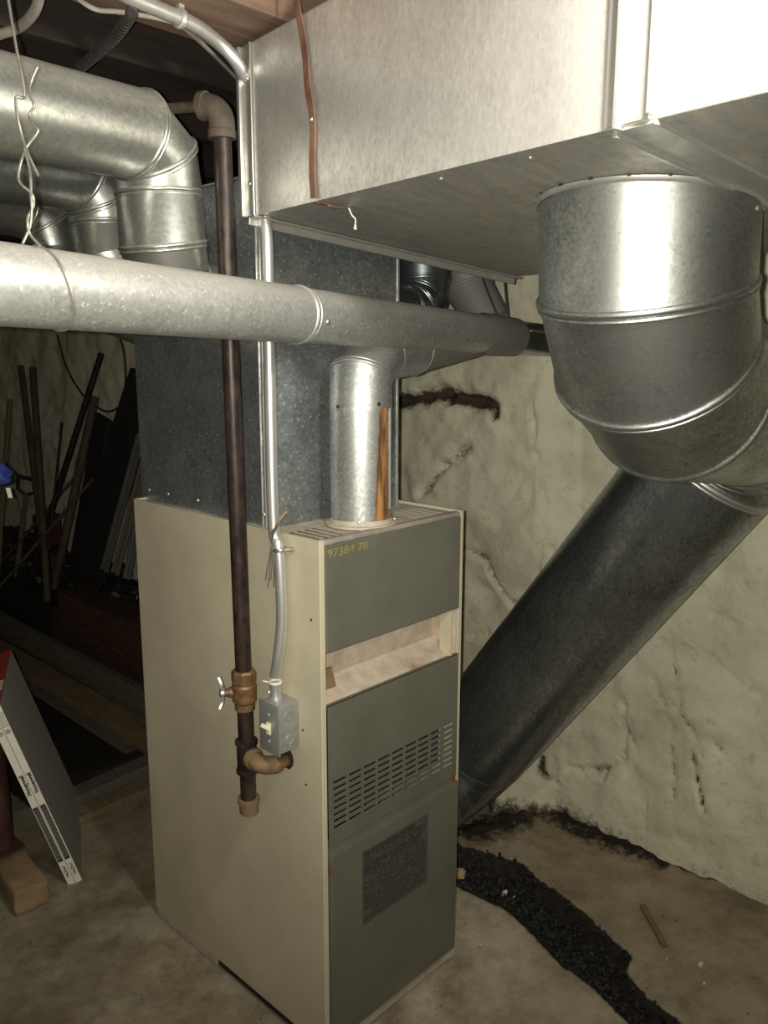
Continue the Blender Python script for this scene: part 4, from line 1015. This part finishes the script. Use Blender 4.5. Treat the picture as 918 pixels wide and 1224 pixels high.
shaft('thick_pole', (114,474), (78,640), .024, M['shaft'], 'short thick wooden pole right of the long iron bar', 'pole')
shaft('thin_rod', (74,505), (60,640), .007, M['darkmetal'], 'thin metal rod between the crossed handles and the iron bar', 'rod')
shaft('crossed_stick', (112,545), (60,605), .009, M['shaft'], 'upper thin stick leaning far over behind the thick pole', 'stick', xb=1.05)
shaft('crossed_stick', (112,572), (72,618), .009, M['shaft'], 'lower thin stick leaning far over in front of the dark board', 'stick', xb=1.05)
# spade with a D grip
sp_t, sp_b = at(31, 592, x=1.12), at(24, 650, x=1.0); d = (sp_b-sp_t).normalized(); sp_b = sp_t + d*((.05-sp_t.z)/d.z)
sg = empty('spade', sp_b, 'spade with a black D shaped grip leaning on the wall', 'spade')
bm = B(); tube(bm, [sp_t, sp_b], .016, 12); P('shaft', bm, M['oldboard'], sg, smooth=40)
a = V((1,0,0)); a = (a-d*a.dot(d)).normalized(); b = d.cross(a); hh = -d
bm = B(); tube(bm, [sp_t, sp_t+hh*.035+a*.055, sp_t+hh*.12+a*.062], .011, 10); tube(bm, [sp_t, sp_t+hh*.035-a*.055, sp_t+hh*.12-a*.062], .011, 10); tube(bm, [sp_t+hh*.12+a*.07, sp_t+hh*.12-a*.07], .014, 10); P('grip', bm, M['darkmetal'], sg, smooth=60, label='black D grip')
bm = B(); ab = bm; bar(bm, sp_b-d*.28, sp_b, .19, .006, a, .002); P('blade', bm, M['darkmetal'], sg)
def leanbox(name, a, b, wd, th, mm, label, cat, xa, xb, zm=.3):
    p, q = lean(a, b, xa, xb, zm); bm = B(); bar(bm, p, q, wd, th, (1,0,.0), .002); return tag(obj(name, bm, mm), label, cat)
leanbox('dark_board', (124,498), (106,600), .15, .03, M['darkboard'], 'dark flat board standing upright behind the leaning sticks', 'board', 1.22, 1.16)
leanbox('black_board', (176,455), (104,672), .30, .03, M['darkboard'], 'big black board leaning at a steep slant next to the plenum', 'board', 1.14, .98, .36)
for a, b, mm, lab in (((170,520),(126,682),M['channel'],'light grey metal channel, the farthest left of the three leaning strips'), ((176,545),(139,686),M['oldboard'],'dull brown metal channel, the middle one of the three leaning strips'), ((176,575),(153,692),M['channel'],'grey metal channel almost hidden by the furnace edge')):
    p = at(*a, x=1.0); q = at(*b, x=.86); bm = B(); dd = (q-p).normalized(); a1, b1, _ = frame(dd, (1,0,0))
    obox(bm, (p+q)/2, a1, b1, dd, .022, .003, (q-p).length/2)
    obox(bm, (p+q)/2+a1*.020-b1*.008, a1, b1, dd, .003, .010, (q-p).length/2); obox(bm, (p+q)/2-a1*.020-b1*.008, a1, b1, dd, .003, .010, (q-p).length/2)
    tag(obj('metal_channel', bm, mm), lab, 'channel')
rc = at(57, 632, x=1.05); bm = B(); box(bm, (rc.x-.07, rc.y-.05, rc.z-.10), (rc.x+.07, rc.y+.05, rc.z+.09), .01)
rcan = tag(obj('red_can', bm, M['redcan']), 'dark red square can half buried among the tool handles', 'can')
bm = B(); lathe(bm, (rc.x, rc.y, rc.z+.088), (0,0,1), [(0,.022),(.015,.022),(.02,.018)], 16); P('can_cap', bm, M['darkmetal'], rcan)
cable('hanging_wire', [at(68,400,x=1.19), at(80,440,x=1.19), at(96,468,x=1.19), at(112,484,x=1.19), at(130,492,x=1.19), at(145,482,x=1.19), at(150,455,x=1.19), at(148,420,x=1.19), at(140,395,x=1.19)], .006, M['darkwire'], 'thin dark wire hanging in a loop on the far wall', 'wire')
